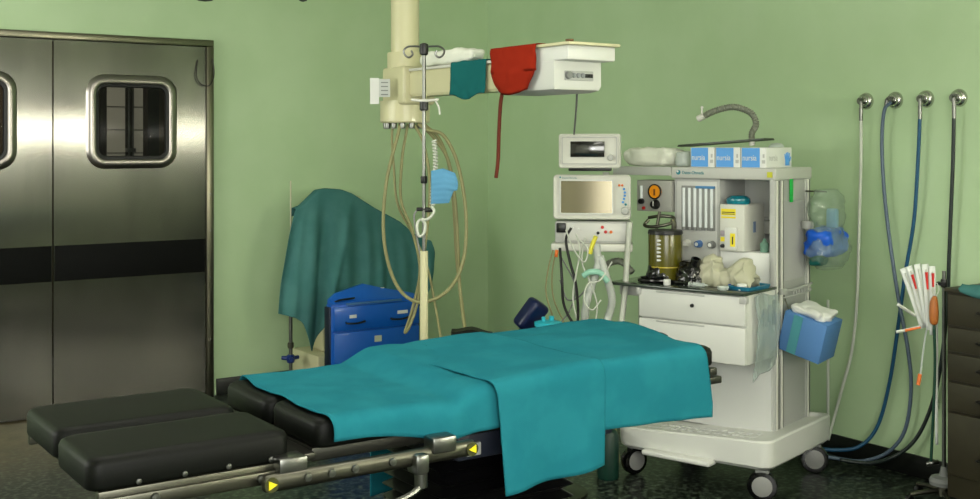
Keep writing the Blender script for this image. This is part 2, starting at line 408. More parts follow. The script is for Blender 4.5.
# bellows
m = MB(); lp = []; x0, x1, y0, y1 = -.095, .33, -.19, .115
z = .70; k = 0
while z > .12:
    d = 0 if k % 2 == 0 else .026
    lp.append(rrz(x0-.012+d, x1+.012-d, y0-.012+d, y1+.012-d, .02, z, 3)); z -= .018 if k % 2 else .016; k += 1
m.loft(lp); m.build('bellows', bellm, tb, label='black rubber bellows around the lifting column', smooth=20)
MB().box(-.55, .75, -.24, .24, .03, .115, .02).build('base', dsteel, tb)
for x in (-.45, .65):
    for y in (-.19, .19): MB().rod((x-.0, y-.015, .03), (x, y+.015, .03), .03).build('caster', rubber, tb)
# head end bracket
m = MB(); m.box(.74, .845, -.275, -.25, .80, .822, .004); m.box(.80, .83, -.27, -.25, .825, .848, .004); m.build('head_rail', dsteel, tb)

# ---- drapes
def cloth(name, f, nu, nv, m, th=.003):
    return MB().grid(f, nu, nv).build(name, m, smooth=180, solid=th)
def section(s, far, near, zt, hang_far, hang_near, r=.02):
    """s = length measured along the sheet from the far bottom hem; returns (y, z, region 0..1 of near hang)"""
    Wd = far-near
    if s < hang_far: return far+.006, zt-(hang_far-s), 0
    s -= hang_far
    if s < Wd: return far-s, zt, 0
    s -= Wd
    return near-.004, zt-s, s
def rounded(s, far, near, zt, hf, hn, r=.022):
    # smooth the two corners by averaging
    y = z = 0; n = 5
    for k in range(n):
        a, b_, _ = section(s+(k-(n-1)/2)*r*.7, far, near, zt, hf, hn); y += a; z += b_
    return y/n, z/n
# table top profile under the drapes
PROF = [(-3.42, .873), (-3.10, .872), (-3.05, .872), (-2.96, .893), (-2.8, .901), (-2.5, .911), (-2.3, .914), (-2.24, .916), (-2.0, .912)]
def leg_drape(u, v):
    # left edge slanted from far to near
    xs = -3.355-.024*math.sin(v*PI*.75)+.006*math.sin(v*15); xe = -2.80
    hf, hn = .05, .088+.055*sm(.1, .8, u)
    Lt = hf+(TF-TN)+hn
    x = xs+(xe-xs)*u
    zt = interp(PROF, x)+.006
    y, z = rounded(v*Lt, TF+.012, TN-.018, zt, hf, hn)
    hang = clamp((zt-z)/.05)
    top = 1-hang
    z += top*(.005*nz((x, y, 0), 5)+.003*nz((x, y, 3), 14))
    # hump on the far side where the torso section begins
    z += top*.018*sm(-3.06, -2.95, x)*sm(-4.15, -3.85, y)*(1-sm(-2.9, -2.82, x)*.5)
    # crease near the near edge
    z -= top*.012*math.exp(-((x+3.02)/.03)**2)*sm(-3.95, -4.2, y)
    y -= hang*(.004*nz((x, z, 0), 9))+hang*.010*math.exp(-((x+3.05)/.04)**2)
    return V((x, y, z))
tag(cloth('leg_drape', leg_drape, 60, 70, teal), 'teal cloth over the hip section of the operating table, left of the long hanging sheet', 'surgical drape')
def torso_drape(u, v):
    xs = -2.90; xe = -2.115-.0*v
    xe = interp([(0, -2.0), (.25, -2.03), (.45, -2.09), (.62, -2.15), (1, -2.165)], v)
    hf = .05; hn = .205
    Lt = hf+(TF-TN)+hn-.005+.05*u; x = xs+(xe-xs)*u
    zt = interp(PROF, x)+.011
    y, z = rounded(v*Lt, TF+.016, TN-.024, zt, hf, hn)
    hang = clamp((zt-z)/.05); top = 1-hang
    z += top*(.006*nz((x, y, 0), 4)+.003*nz((x, y, 3), 12))
    y -= hang*(.012*nz((x*7, 0, z*1.5), 1, 5)+.006) * clamp((zt-z)/.16)
    z -= top*.028*sm(.93, 1, u)*sm(.2, .0, v)
    if v > .5: x += .03*clamp((zt-z)/.17)*u
    return V((x, y, z))
tag(cloth('torso_drape', torso_drape, 80, 80, teal), 'teal cloth over the head half of the operating table with a short overhang', 'surgical drape')
def strip_drape(u, v):
    hf, hn = .45, .335
    Lt = hf+(TF-TN)+hn
    s = v*Lt
    xs, xe = -2.912, -2.552
    # left edge swings out toward the far side
    sw = sm(.9, .5, v)
    xs -= .02*sw
    x = xs+(xe-xs)*u
    zt = interp(PROF, x)+.017
    y, z = rounded(s, TF+.022, TN-.030, zt, hf, hn)
    hang = clamp((zt-z)/.05); top = 1-hang; dn = clamp((zt-z)/.33)
    z += top*(.006*nz((x, y, 0), 4)+.003*nz((x, y, 3), 12))
    if y < -4: 
        y -= .004+dn*(.010+.012*math.sin(u*9.5+.6)*(.3+dn)) + .006*nz((x*6, 0, z*2), 1)*dn
        x += .012*dn*(u-.5)*(-1) + .012*dn*(1-u)
        z -= dn*.012*(1-u)
    else:
        y += dn*(.01*math.sin(u*8))
    return V((x, y, z))
tag(cloth('hanging_drape', strip_drape, 60, 120, teal), 'long teal sheet laid across the table, hanging far down in front of the black bellows', 'surgical drape')

# ------------------------------------------------------------------ anaesthesia machine
CO = V((-1.10527, -2.64992, 0)); CR = math.radians(16.67)
CE = V((math.cos(CR), math.sin(CR), 0)); CW = V((math.sin(CR), -math.cos(CR), 0))
CROT = CR-PI/2      # local x -> CW , local y -> CE
def cw_(x, y, z): return CO+CW*x+CE*y+UP*z
am = thing('anaesthesia_machine', 'tall white wheeled anaesthesia machine with drawers, flow tubes and gauges', 'anaesthesia machine', CO, CROT)
tm = mat('logo_teal', (20, 120, 130), .5)
# platform
m = MB(); W_, D_ = .76, .68
def pf(i, z): return rrz(i, W_-i, i, D_-i, .05, z, 5)
def tpr(lp):
    for p in lp: p.z += (.045*(p.x/W_)-.03)*(1 if p.z > .2 else .3)
    return lp
m.loft([tpr(pf(.02, .135)), tpr(pf(.004, .15)), tpr(pf(0, .20)), tpr(pf(0, .245)), tpr(pf(.006, .252)), tpr(pf(.022, .252)), tpr(pf(.03, .235))])
pl_ = m.build('base_platform', cream2, am)
m = MB()
for i in range(14):
    for j in range(3):
        x = .05+i*.043; y = .06+j*.055+(i % 2)*.01
        m.box(x, x+.022, y, y+.03, .200+.045*x/W_, .2085+.045*x/W_, .002)
m.build('tread_stud', whitew, pl_)
m = MB(); m.box(.16, .50, -.045, .03, .125, .15, .01, 3); m.build('footrest', cream2, am)
def caster(x, y, rz, label=None):
    M = Matrix.Translation((x, y, 0)) @ Matrix.Rotation(rz, 4, 'Z')
    t = bmesh.new(); mm = MB()
    mm.lathe([(.045, -.022), (.06, -.02), (.064, -.012), (.064, .012), (.06, .02), (.045, .022)], (0, 0, .064), 'y', 28)
    bmesh.ops.transform(mm.b, matrix=M, verts=mm.b.verts); c = mm.build('caster', blackgloss, am)
    mm = MB(); mm.lathe([(.001, -.029), (.03, -.028), (.043, -.024), (.045, .024), (.03, .028), (.001, .029)], (0, 0, .064), 'y', 28)
    bmesh.ops.transform(mm.b, matrix=M, verts=mm.b.verts); mm.build('hub', mat('hub_grey', (132, 132, 130), .4), c)
    mm = MB(); mm.rod((0, 0, .11), (0, 0, .15), .016); mm.box(-.03, .03, -.02, .02, .118, .133, .006)
    bmesh.ops.transform(mm.b, matrix=M, verts=mm.b.verts); mm.build('fork', greym, c)
caster(.70, .055, .4); caster(.70, .60, .5); caster(.06, .06, 1.2); caster(.06, .60, .6)
# body
m = MB(); m.box(.15, .64, .27, .67, .225, .60, .004); m.build('lower_panel', whitew, am)
m = MB(); m.box(.13, .65, .012, .36, .574, .872, .004); m.build('drawer_cabinet', cream2, am)
for z0, z1 in ((.742, .868), (.576, .736)):
    m = MB(); m.box(.128, .652, -.010, .012, z0, z1, .005); dr = m.build('drawer', cream2, am)
    m = MB(); m.box(.22, .46, -.0135, -.009, z1-.012, z1-.004, .0015); m.build('finger_groove', greyp, dr)
    if z0 > .7:
        m = MB(); m.lathe([(.001, -.018), (.008, -.017), (.009, -.010)], (.40, 0, .812), 'y', 16); m.box(.399, .4015, -.024, -.016, .806, .818)
        m.build('lock', blackp, dr, label='black drawer lock')
m = MB(); m.box(.118, .142, -.016, .012, .84, .872, .003); m.box(.628, .660, -.016, .012, .84, .872, .003); m.build('corner_fitting', greyp, am)
m = MB(); m.box(-.03, .655, -.02, .30, .873, .886, .003); m.build('worktop', mat('dark_green_worktop', (46, 56, 48), .2, coat=.4), am, label='dark glossy worktop edge')
# rear cabinet and inner white walls
m = MB(); m.box(.13, .64, .60, .66, .60, 1.36, .003); m.box(.374, .62, .595, .602, .90, 1.34); m.build('rear_panel', mat('lightened_white_enamel', (224, 225, 220), .35), am)  # white enamel made lighter in colour to offset shade inside the machine
m = MB(); m.box(.13, .64, .27, .60, .60, .87, .002); m.build('mid_cabinet', whitew, am)
m = MB(); m.box(.44, .62, .50, .60, 1.10, 1.16, .003); m.box(.50, .52, .495, .50, 1.165, 1.18, .002); sh = m.build('inner_ledge', greyp, am)
# flowmeter column
m = MB(); m.box(.135, .372, .30, .56, .95, 1.358, .004); col = m.build('flowmeter_column', greyp, am)
MB().box(.150, .360, .296, .302, .95, 1.345, .003).build('face_plate', mat('pale_grey_panel', (198, 199, 194), .4), col)
tube_glass = mat('flow_tube', (214, 220, 220), .2, coat=.4)
MB().box(.176, .352, .293, .298, 1.118, 1.325, .002).build('tube_recess', mat('tube_recess_grey', (136, 138, 134), .4), col)
for i in range(6):
    x = .19+i*.029
    m = MB(); m.lathe([(.0075, 1.128), (.0075, 1.315)], (x, .292, 0), 'z', 12); t = m.build('flow_tube', tube_glass, col)
    MB().lathe([(.009, 1.118), (.009, 1.132)], (x, .2915, 0), 'z', 12).build('tube_foot', greym, t)
MB().box(.255, .352, .283, .293, 1.313, 1.325, .002).build('tube_cap_strip', mat('cap_blue', (70, 130, 180), .4), col, label='blue strip over the flow tubes')
for i, (x, mm_) in enumerate(((.208, white), (.270, mat('knob_blue', (70, 110, 170), .4)), (.338, greym))):
    m = MB(); m.lathe([(.001, -.03), (.014, -.029), (.016, -.02), (.018, 0)], (x, .296, 1.055), 'y', 20); kn = m.build('flow_knob', mm_, col)
    MB().lathe([(.001, -.032), (.009, -.031)], (x, .296, 1.055), 'y', 16).build('knob_cap', paper, kn)
# left of it: gauge box, arm, canister
m = MB(); m.box(-.06, .128, .28, .42, 1.198, 1.346, .004); gb = m.build('gauge_box', mat('gauge_box_grey', (158, 158, 152), .45), am)
MB().lathe([(.001, -.012), (.030, -.011), (.033, -.004), (.034, 0)], (.045, .28, 1.293), 'y', 28).build('dial', amber, gb, label='round amber pressure dial')
m = MB(); m.ringloft([[V((.045+r*math.cos(a*PI/16), y, 1.293+r*math.sin(a*PI/16))) for a in range(32)] for r, y in ((.034, .279), (.037, .268), (.031, .266), (.031, .279))]); m.build('dial_rim', blackp, gb)
m = MB(); m.box(.041, .049, .265, .270, 1.275, 1.305); m.build('needle', mat('needle_brown', (110, 60, 20), .5), gb)
MB().lathe([(.001, -.024), (.018, -.023), (.023, -.010), (.024, 0)], (.045, .28, 1.232), 'y', 22).build('selector_knob', blackp, gb)
MB().box(.043, .047, .2545, .257, 1.225, 1.25).build('knob_mark', paper, gb)
m = MB(); m.lathe([(.008, 1.26), (.008, 1.32)], (-.03, .272, 0), 'z', 12); m.build('flow_tube', tube_glass, gb)
MB().lathe([(.001, -.02), (.012, -.019), (.013, 0)], (-.03, .28, 1.245), 'y', 16).build('flow_knob', blackp, gb)
MB().lathe([(.001, -.01), (.007, -.009), (.008, 0)], (-.02, .28, 1.213), 'y', 12).build('outlet', redp, gb)
m = MB(); m.tube([(.03, .24, 1.16), (.02, .22, 1.135), (.07, .21, 1.13), (.15, .21, 1.145), (.175, .22, 1.16), (.16, .24, 1.178), (.09, .24, 1.18), (.03, .24, 1.17)], .008, 10); m.tube([(.17, .22, 1.17), (.178, .22, 1.15), (.176, .22, 1.11)], .012)
m.tube([(.09, .24, 1.2), (.09, .23, 1.17), (.085, .22, 1.12)], .008)
m.build('support_bar', steel, am)
m = MB(); m.lathe([(.07, .888), (.076, .895), (.078, .93), (.078, 1.10), (.074, 1.118), (.001, 1.122)], (.173, .15, 0), 'z', 32); can = m.build('absorber_canister', olive, am, label='olive smoked soda-lime canister')
MB().lathe([(.080, 1.105), (.081, 1.112), (.077, 1.124)], (.173, .15, 0), 'z', 32).build('canister_lid', blackp, can)
MB().lathe([(.0785, .955), (.0785, .96)], (.173, .15, 0), 'z', 32).build('ring', mat('ring_yellow', (190, 170, 60), .3), can)
m = MB()
for i in range(6): 
    z = .99+i*.018; q = V((.173, .15, z))+(V((.625, -.78, 0))*.86-V((.78, .625, 0))*.5)*.0775; m.rod(q-V((.78, .625, 0))*.010, q+V((.78, .625, 0))*.010, .005, n=8)
m.build('scale_mark', paper, can)
# header, side frame
m = MB(); m.box(.125, .655, .285, .68, 1.358, 1.412, .006, 3); hd = m.build('header', mat('header_grey', (184, 185, 178), .4), am)
MB().lathe([(.011, 0), (.011, -.002)], (.165, .285, 1.387), 'y', 20).build('logo_disc', tm, hd)
MB().lathe([(.005, 0), (.005, -.001)], (.162, .283, 1.391), 'y', 16).build('logo_dot', paper, hd)
text('Datex-Ohmeda', .022, (.185, .284, 1.379), tm, hd, sx=.82)
MB().box(.615, .640, .281, .286, 1.370, 1.395).build('yellow_sticker', mat('lime_sticker', (190, 190, 40), .5), hd)
m = MB(); m.box(.625, .650, .285, .335, .24, 1.36, .003); m.box(.625, .650, .62, .675, .24, 1.36, .003); fr = m.build('side_frame', greyp, am)
m = MB(); m.box(.630, .646, .335, .62, .24, 1.36); m.build('side_panel', mat('ribbed_side_grey', (166, 167, 164), .45), fr)
m = MB()
for i in range(20): m.box(.645, .650, .372+i*.0118, .372+i*.0118+.005, .90, 1.26)
m.build('rib', greyp, fr)
m = MB()
for y in (.300, .350, .635): m.box(.648, .656, y, y+.012, .24, 1.355, .001)
m.build('channel_lip', white, fr)
m = MB()
for y in (.318, .364, .652): m.box(.6495, .653, y, y+.010, .24, 1.355)
m.build('channel_groove', blackp, fr)
MB().box(.650, .6535, .44, .475, 1.255, 1.39, .001).build('green_tag', green, am, label='bright green strip on the side frame')
m = MB(); m.box(.653, .667, .335, .385, .845, .87, .003); m.tube([(.66, .36, .86), (.675, .45, .862), (.675, .60, .868), (.66, .66, .868)], .006); m.tube([(.66, .36, .83), (.675, .45, .835), (.675, .60, .838), (.66, .66, .84)], .004)
for k in range(7): m.rod((.675, .43+k*.03, .835), (.675, .43+k*.03, .862), .003)
m.build('side_rail', greyp, am)
m = MB(); m.box(-.20, .125, .29, .62, 1.376, 1.406, .005); m.box(-.20, .125, .284, .292, 1.37, 1.412, .003); m.build('monitor_shelf', greyp, am)
m = MB(); m.box(-.02, .14, .06, .27, .82, .874, .006); m.box(.02, .13, .16, .28, .5, .82, .006); m.build('side_bracket', greyp, am)
MB().rod((.085, .43, 1.36), (.085, .43, .2), .016).build('support_pole', greyp, am)

# ------------------------------------------------------------------ monitors
M1 = at(592, 212, 5.45)
def facing(p, off=0): d = CAM-p; return math.atan2(d.x, -d.y)+off
mo = thing('patient_monitor', 'large white patient monitor with glaring screen and module tray, under the small one', 'monitor', (M1.x, M1.y, 1.0), facing(M1, math.radians(-2.0)))
zc = 1.02-.0  # local z = world z - 1.0
m = MB()
Z0, Z1 = .165, .375
def mz(y, i): return rrect(-.18+i, .182-i, Z0+i, Z1-i, .018, y, 4)
m.loft([mz(-.05, .012), mz(-.056, .004), mz(-.05, 0), mz(.03, 0), mz(.10, .03), mz(.11, .05)])
TI = Matrix.Translation((0, 0, Z0)) @ Matrix.Rotation(math.radians(-2.6), 4, 'X') @ Matrix.Translation((0, 0, -Z0))
bmesh.ops.transform(m.b, matrix=TI, verts=m.b.verts); body = m.build('case', white, mo)
def tl(mb): bmesh.ops.transform(mb.b, matrix=TI, verts=mb.b.verts); return mb
tl(MB().ringloft([rrect(-.150, .102, .188, .352, .004, -.0555, 2), rrect(-.150, .102, .188, .352, .004, -.059, 2), rrect(-.143, .095, .195, .345, .003, -.059, 2), rrect(-.143, .095, .195, .345, .003, -.0555, 2)])).build('screen_frame', cream2, body)
tl(MB().box(-.145, .097, -.0575, -.055, .193, .347)).build('screen', screeny, mo, label='dark glossy screen with a bright glare', smooth=0)
bm_ = {}
for i, (x, z, mm_) in enumerate(((.128, .325, orange), (.142, .325, orange), (.150, .308, gloveblue), (.154, .292, gloveblue), (.154, .277, gloveblue), (.150, .262, gloveblue), (.145, .247, gloveblue), (.158, .236, tm))):
    tl(MB().lathe([(.001, -.061), (.005, -.06), (.006, -.054)], (x, 0, z), 'y', 10)).build('key', mm_, mo)
tl(MB().lathe([(.001, -.078), (.016, -.076), (.019, -.066), (.019, -.054)], (.155, 0, .207), 'y', 24)).build('rotary_knob', greyp, mo)
tl(MB().lathe([(.004, -.0575), (.004, -.056)], (-.147, 0, .362), 'y', 12)).build('logo_dot', tm, mo)
text('Datex-Ohmeda', .011, (-.138, -.057-.008, .358), tm, mo)
m = MB(); m.box(-.172, .182, -.045, .10, .055, .158, .008, 3); md = m.build('module_rack', greyp, mo)
m = MB(); m.box(-.19, .19, -.062, .10, .018, .055, .008, 3); m.build('tray', white, mo)
MB().box(-.13, .172, -.049, -.044, .068, .150, .003).build('module_face', mat('pale_module', (204, 204, 198), .4), md)
MB().box(-.165, -.120, -.055, -.044, .105, .150, .004).build('printer_slot', blackp, md)
for x, z, mm_ in ((.05, .132, redp), (.065, .11, redp), (.03, .105, blackp), (.09, .11, orange), (-.09, .13, paper), (-.06, .12, paper)):
    MB().lathe([(.001, -.010), (.007, -.009), (.008, 0)], (x, -.047, z), 'y', 12).build('port', mm_, md)
m = MB(); m.rod((0, .06, .17), (0, .10, .06), .02); m.tube([(0, .07, .11), (.03, .14, .10), (.06, .22, .12), (.06, .26, .38)], .017, 10); m.build('bracket', greyp, mo)
M2 = at(590, 168, 5.42)
ms = thing('display_unit', 'small white display box standing on top of the large monitor', 'monitor', (M2.x, M2.y, M2.z-.0), facing(M2, math.radians(-3.5)))
m = MB()
def m2(y, i): return rrect(-.143+i, .143-i, i, .160-i, .012, y, 4)
m.loft([m2(-.045, .010), m2(-.05, .004), m2(-.045, 0), m2(.08, 0), m2(.085, .006)]); m.build('case', white, ms)
MB().ringloft([rrect(-.128, .128, .018, .146, .006, -.050, 3), rrect(-.128, .128, .018, .146, .006, -.053, 3), rrect(-.124, .124, .022, .142, .006, -.053, 3), rrect(-.124, .124, .022, .142, .006, -.050, 3)]).build('face_rim', greyp, ms)
MB().box(-.088, .070, -.053, -.049, .052, .125, .002).build('screen', screen, ms)
MB().lathe([(.001, -.062), (.012, -.061), (.015, -.050)], (.098, 0, .05), 'y', 22).build('knob', greyp, ms)
MB().box(-.10, .10, -.02, .06, -.014, 0, .004).build('foot', blackp, ms)

# ------------------------------------------------------------------ vaporiser, things on and around the machine
vp = thing('vaporiser', 'boxy white vaporiser with yellow labels and a teal dome cap', 'vaporiser', cw_(.448, .38, .0), CROT)
m = MB(); m.box(-.062, .062, -.11, .10, 1.03, 1.245, .007, 3); vb = m.build('body', white, vp)
m = MB(); m.box(-.03, .03, -.124, -.11, 1.04, 1.14, .004); m.build('sight_block', paper, vp)
m = MB(); m.lathe([(.052, 1.245), (.056, 1.256), (.054, 1.270), (.04, 1.282), (.001, 1.286)], (0, -.045, 0), 'z', 28); m.build('dial_cap', mat('teal_cap', (10, 110, 126), .2, coat=.4), vp, label='teal domed dial cap')
for x0, x1, z0, z1, y in ((-.052, .02, 1.195, 1.225, -.112), (-.052, .02, 1.182, 1.19, -.112), (-.055, -.03, 1.075, 1.095, -.112), (.0, .024, 1.055, 1.115, -.126)):
    MB().box(x0, x1, y, y+.003, z0, z1).build('yellow_label', yellow, vp)
m = MB(); m.box(-.048, .016, -.1125, -.1118, 1.207, 1.211); m.box(-.048, .016, -.1125, -.1118, 1.200, 1.203); m.box(.009, .015, -.1265, -.1258, 1.065, 1.10); m.build('label_print', blackp, vp)
MB().box(-.055, -.022, -.116, -.11, 1.10, 1.125, .002).build('badge', mat('badge_mauve', (160, 150, 158), .5), vp)
MB().lathe([(.001, -.012), (.008, -.011), (.01, 0)], (-.045, -.11, 1.055), 'y', 12).build('filler_knob', blackp, vp)
MB().box(.0615, .064, -.02, .005, 1.115, 1.165).build('side_label', mat('side_label_blue', (120, 140, 170), .5), vp)
# base of the vaporiser: mounting ledge belongs to the machine
MB().box(.374, .62, .30, .60, .87, 1.03, .004).build('lower_housing', mat('lightened_white_enamel', (224, 225, 220), .35), am)  # same lightened white, against the shade in here
# glove boxes
for i, (x, lb) in enumerate(((.262, 'blue and white glove box at the left end of the row on the machine'), (.392, 'blue and white glove box in the middle of the row on the machine'), (.522, 'blue and white glove box at the right end of the row, long side showing'))):
    g = thing('glove_box', lb, 'box', cw_(x-.0+.01, .44, 1.412), CROT, 'glove boxes on top of the machine')
    h = .092
    MB().box(-.062, .062, -.12, .15, 0, h, .002).build('carton', paper, g)
    MB().box(-.058, .030, -.1212, -.119, .002, h-.002).build('blue_panel', gloveblue, g)
    text('nursia', .038, (-.055, -.1215, .033), paper, g, sx=.76)
    MB().box(.040, .056, -.1206, -.1198, .02, .035).build('grey_print', greyp, g)
    MB().box(.044, .053, -.1206, -.1198, .045, .062).build('grey_print', greyp, g)
    if i == 2:
        text('nursia', .042, (.0622, -.095, .032), greyp, g, rot=(PI/2, 0, PI/2), sx=.9)
        m = MB()
        for k, (y, a, ln) in enumerate(((.080, -.25, .024), (.092, -.1, .03), (.104, .02, .032), (.116, .16, .028))):
            m.rod((.0622, y, .038), (.0622, y+a*.03, .038+ln), .0045, .0035, 8)
        m.rod((.0622, .122, .028), (.0622, .137, .048), .0045, .0035, 8)
        m.box(.0605, .0635, .078, .124, .008, .042, .001)
        m.build('hand_mark', gloveblue, g)
# white folded towel on the shelf
def pillowy(m, x0, x1, y0, y1, z0, z1, seed=0, amp=.008, n=26):
    def f(u, v):
        th = u*2*PI; ph = (v-.5)*PI
        sx = math.copysign(abs(math.cos(th))**.45, math.cos(th))*math.copysign(abs(math.cos(ph))**.35, 1)
        sy = math.copysign(abs(math.sin(th))**.45, math.sin(th))*math.copysign(abs(math.cos(ph))**.35, 1)
        sz = math.copysign(abs(math.sin(ph))**.6, math.sin(ph))
        p = V(((x0+x1)/2+sx*(x1-x0)/2, (y0+y1)/2+sy*(y1-y0)/2, (z0+z1)/2+sz*(z1-z0)/2))
        k = amp*(nz(p, 18, seed)+.6*nz(p, 40, seed))
        p += V((sx, sy, sz*.6))*k
        p.z = max(p.z, z0+.0)
        return p
    m.grid(f, n*2, n); bmesh.ops.remove_doubles(m.b, verts=m.b.verts, dist=1e-4); return m
t = pillowy(MB(), -.175, .115, .31, .50, 0, .090, 3, .012).build('folded_towel', mat('white_towel', (224, 226, 212), .9, bump=.5, bscale=120), smooth=180)
t.location = cw_(0, 0, 1.412); t.rotation_euler = (0, 0, CROT); tag(t, 'bulky white folded towel on the shelf left of the glove boxes', 'towel')
# those use cart-local coordinates from here on
def clocal(o): o.location = CO; o.rotation_euler = (0, 0, CROT); return o
t = clocal(pillowy(MB(), .122, .188, .31, .42, 1.413, 1.485, 5, .006).build('plastic_wrap', clearg, smooth=180)); tag(t, 'crumpled clear plastic wrap between towel and glove boxes', 'plastic wrap')
t = thing('flat_tray', 'thin dark tray lying tilted across the glove boxes', 'tray', cw_(.35, .44, 1.506), CROT)
m = MB(); m.box(-.245, .20, -.06, .06, 0, .006, .002); m.b.verts.ensure_lookup_table()
for v in m.b.verts: v.co.z += (v.co.x+.245)*.07
m.build('plate', mat('dark_tray', (50, 58, 46), .35), t)
m = MB(); m.ringloft([[p+V((0, 0, (p.x+.245)*.07)) for p in rrz(-.245+i, .20-i, -.06+i, .06-i, .01, z)] for i, z in ((0, .004), (0, .010), (.004, .010), (.004, .004))]); m.build('rim', mat('dark_tray', (50, 58, 46), .35), t)
# arched corrugated hose
t = thing('corrugated_hose', 'grey corrugated hose arching over the glove boxes, white connector at its tip', 'hose', cw_(.46, .45, 1.52), CROT)
pts = [(752, 141), (752, 133), (756, 124), (752, 114), (743, 109), (733, 107), (721, 109), (710, 113), (704, 116)]
def crt(px, py): # point on plane y=.45 in machine local frame
    p = onp2(px, py); return p
def onp2(px, py, yl=.45):
    r = FWD + RIGHT*((px-490)/FPX) + UP*((144-py)/FPX)
    k = (yl-(CAM-CO).dot(CE))/r.dot(CE); p = CAM+r*k-CO
    return V((p.dot(CW), p.dot(CE), p.z))
orig = V((.46, .45, 1.52))
pp = [onp2(*p)-orig for p in pts]
# dense resample and ribbed radius
m = MB(); m.tube(pp, .013, 12, 14, rad=lambda t: .0145+.0022*math.sin(t*260)); m.build('ribbed_tube', corrg, t)
m = MB(); d = (pp[-1]-pp[-2]).normalized(); m.rod(pp[-1]-d*.005, pp[-1]+d*.034, .016); tip = pp[-1]+d*.012; m.rod(tip, tip+V((0, 0, .045)), .005); m.lathe([(.007, .04), (.008, .045), (.006, .052)], tip, 'z', 10)
m.build('tip_connector', white, t)
m = MB(); m.rod(pp[0]+V((0, 0, .006)), pp[0]+V((0, 0, -.022)), .014); m.build('base_connector', white, t)
t = clocal(MB().lathe([(.036, 1.505), (.035, 1.512), (.024, 1.522), (.001, 1.526)], (.545, .53, 0), 'z', 24).build('clear_dome', clearg)); tag(t, 'clear plastic dome cup on the right glove box', 'cup')

# worktop items (world coordinates through the machine frame)
WZ = .886
def onwt(px, py, z=WZ): # machine-local point where the ray meets height z
    r = FWD + RIGHT*((px-490)/FPX) + UP*((144-py)/FPX); k = (z-CAM.z)/r.z; p = CAM+r*k-CO
    return V((p.dot(CW), p.dot(CE), z))
def rmask(px, py, s, rz, label, fr=1.35):
    c = onwt(px, py); c.y = max(c.y, .035)
    t = thing('rubber_mask', label, 'breathing mask', cw_(c.x, c.y, WZ), CROT+rz, 'black rubber masks on the worktop')
    m = MB()
    def f(u, v):
        th = u*2*PI; ph = v*PI/2
        r = math.cos(ph)**.6
        p = V((math.cos(th)*r*.062*s, math.sin(th)*r*.048*s, math.sin(ph)*.066*s*fr))
        p += V((math.cos(th), math.sin(th), .4))*.009*nz(p, 38, rz*10); p.z = max(p.z, .001); return p
    m.grid(f, 40, 18); bmesh.ops.remove_doubles(m.b, verts=m.b.verts, dist=1e-4); m.build('shell', blackgloss, t, smooth=180)
    m = MB(); m.lathe([(.018*s, .05*s*fr), (.018*s, .082*s*fr), (.013*s, .083*s*fr), (.013*s, .06*s*fr)], (.01*s, 0, 0), 'z', 16); bmesh.ops.rotate(m.b, verts=m.b.verts, cent=(0, 0, .04), matrix=Matrix.Rotation(.45, 3, 'Y')); m.build('port', blackgloss, t)
    m = MB(); m.tube([(-.055*s, 0, .02), (-.085*s, .01, .012), (-.075*s, -.04*s, .01), (-.02*s, -.055*s, .01), (.05*s, -.045*s, .012)], .009, 8); m.build('cushion', blackgloss, t)
rmask(661, 282, 1.15, .3, 'black rubber mask in front of the olive canister')
rmask(690, 284, 1.25, -.5, 'black rubber mask in the middle of the worktop, right of the other', 1.3)
def small(name, label, cat, px, py, mb, m, grp=None):
    c = onwt(px, py); o = mb.build(name, m); o.location = cw_(c.x, max(c.y, .012), WZ); o.rotation_euler = (0, 0, CROT); return tag(o, label, cat, grp)
small('pill_pot', 'small round white pot at the left front of the worktop', 'pot', 667, 285, MB().lathe([(.015, 0), (.016, .002), (.016, .024), (.014, .026), (.001, .026)]), paper)
small('tape_roll', 'white roll of tape at the right front of the worktop', 'tape roll', 742, 290, MB().lathe([(.008, 0), (.021, 0), (.022, .003), (.022, .024), (.019, .027), (.008, .027), (.008, 0)]), paper)
small('small_vial', 'small blue vial beside the white tape roll', 'vial', 731, 288, MB().lathe([(.012, 0), (.013, .01), (.011, .018), (.001, .019)]), mat('cap_navy', (30, 60, 150), .4))
small('ampoule_dish', 'shallow clear dish at the front edge of the worktop', 'dish', 723, 290, MB().lathe([(.02, 0), (.025, .006), (.026, .015), (.022, .015), (.019, .004)]), clearg)
small('plastic_thimble', 'green plastic thimble on the worktop before the crumpled plastic', 'thimble', 716, 283, MB().lathe([(.016, 0), (.017, .012), (.012, .022), (.001, .023)]), mat('green_cap', (60, 150, 110), .4))
small('orange_stopper', 'orange stopper beside the crumpled plastic', 'stopper', 716, 275, MB().lathe([(.013, 0), (.014, .01), (.01, .03), (.001, .031)]), orange)
m = MB(); m.rod((-.03, 0, .010), (.02, .0, .010), .0095); m.rod((.02, 0, .01), (.035, 0, .01), .004); m.rod((-.052, 0, .01), (-.03, 0, .01), .004); m.rod((-.054, 0, .01), (-.051, 0, .01), .010)
small('syringe', 'clear syringe lying at the front of the worktop', 'syringe', 700, 287, m, clearg)
m = MB()
for k in range(5): m.rod((k*.011-.02, (k % 2)*.01, 0), (k*.011-.024+(k % 3)*.006, (k % 2)*.01+.006, .02+(k % 2)*.006), .004, .003, 8)
small('connector_cluster', 'cluster of small clear and black connectors before the black masks', 'connectors', 688, 286, m, greyp)
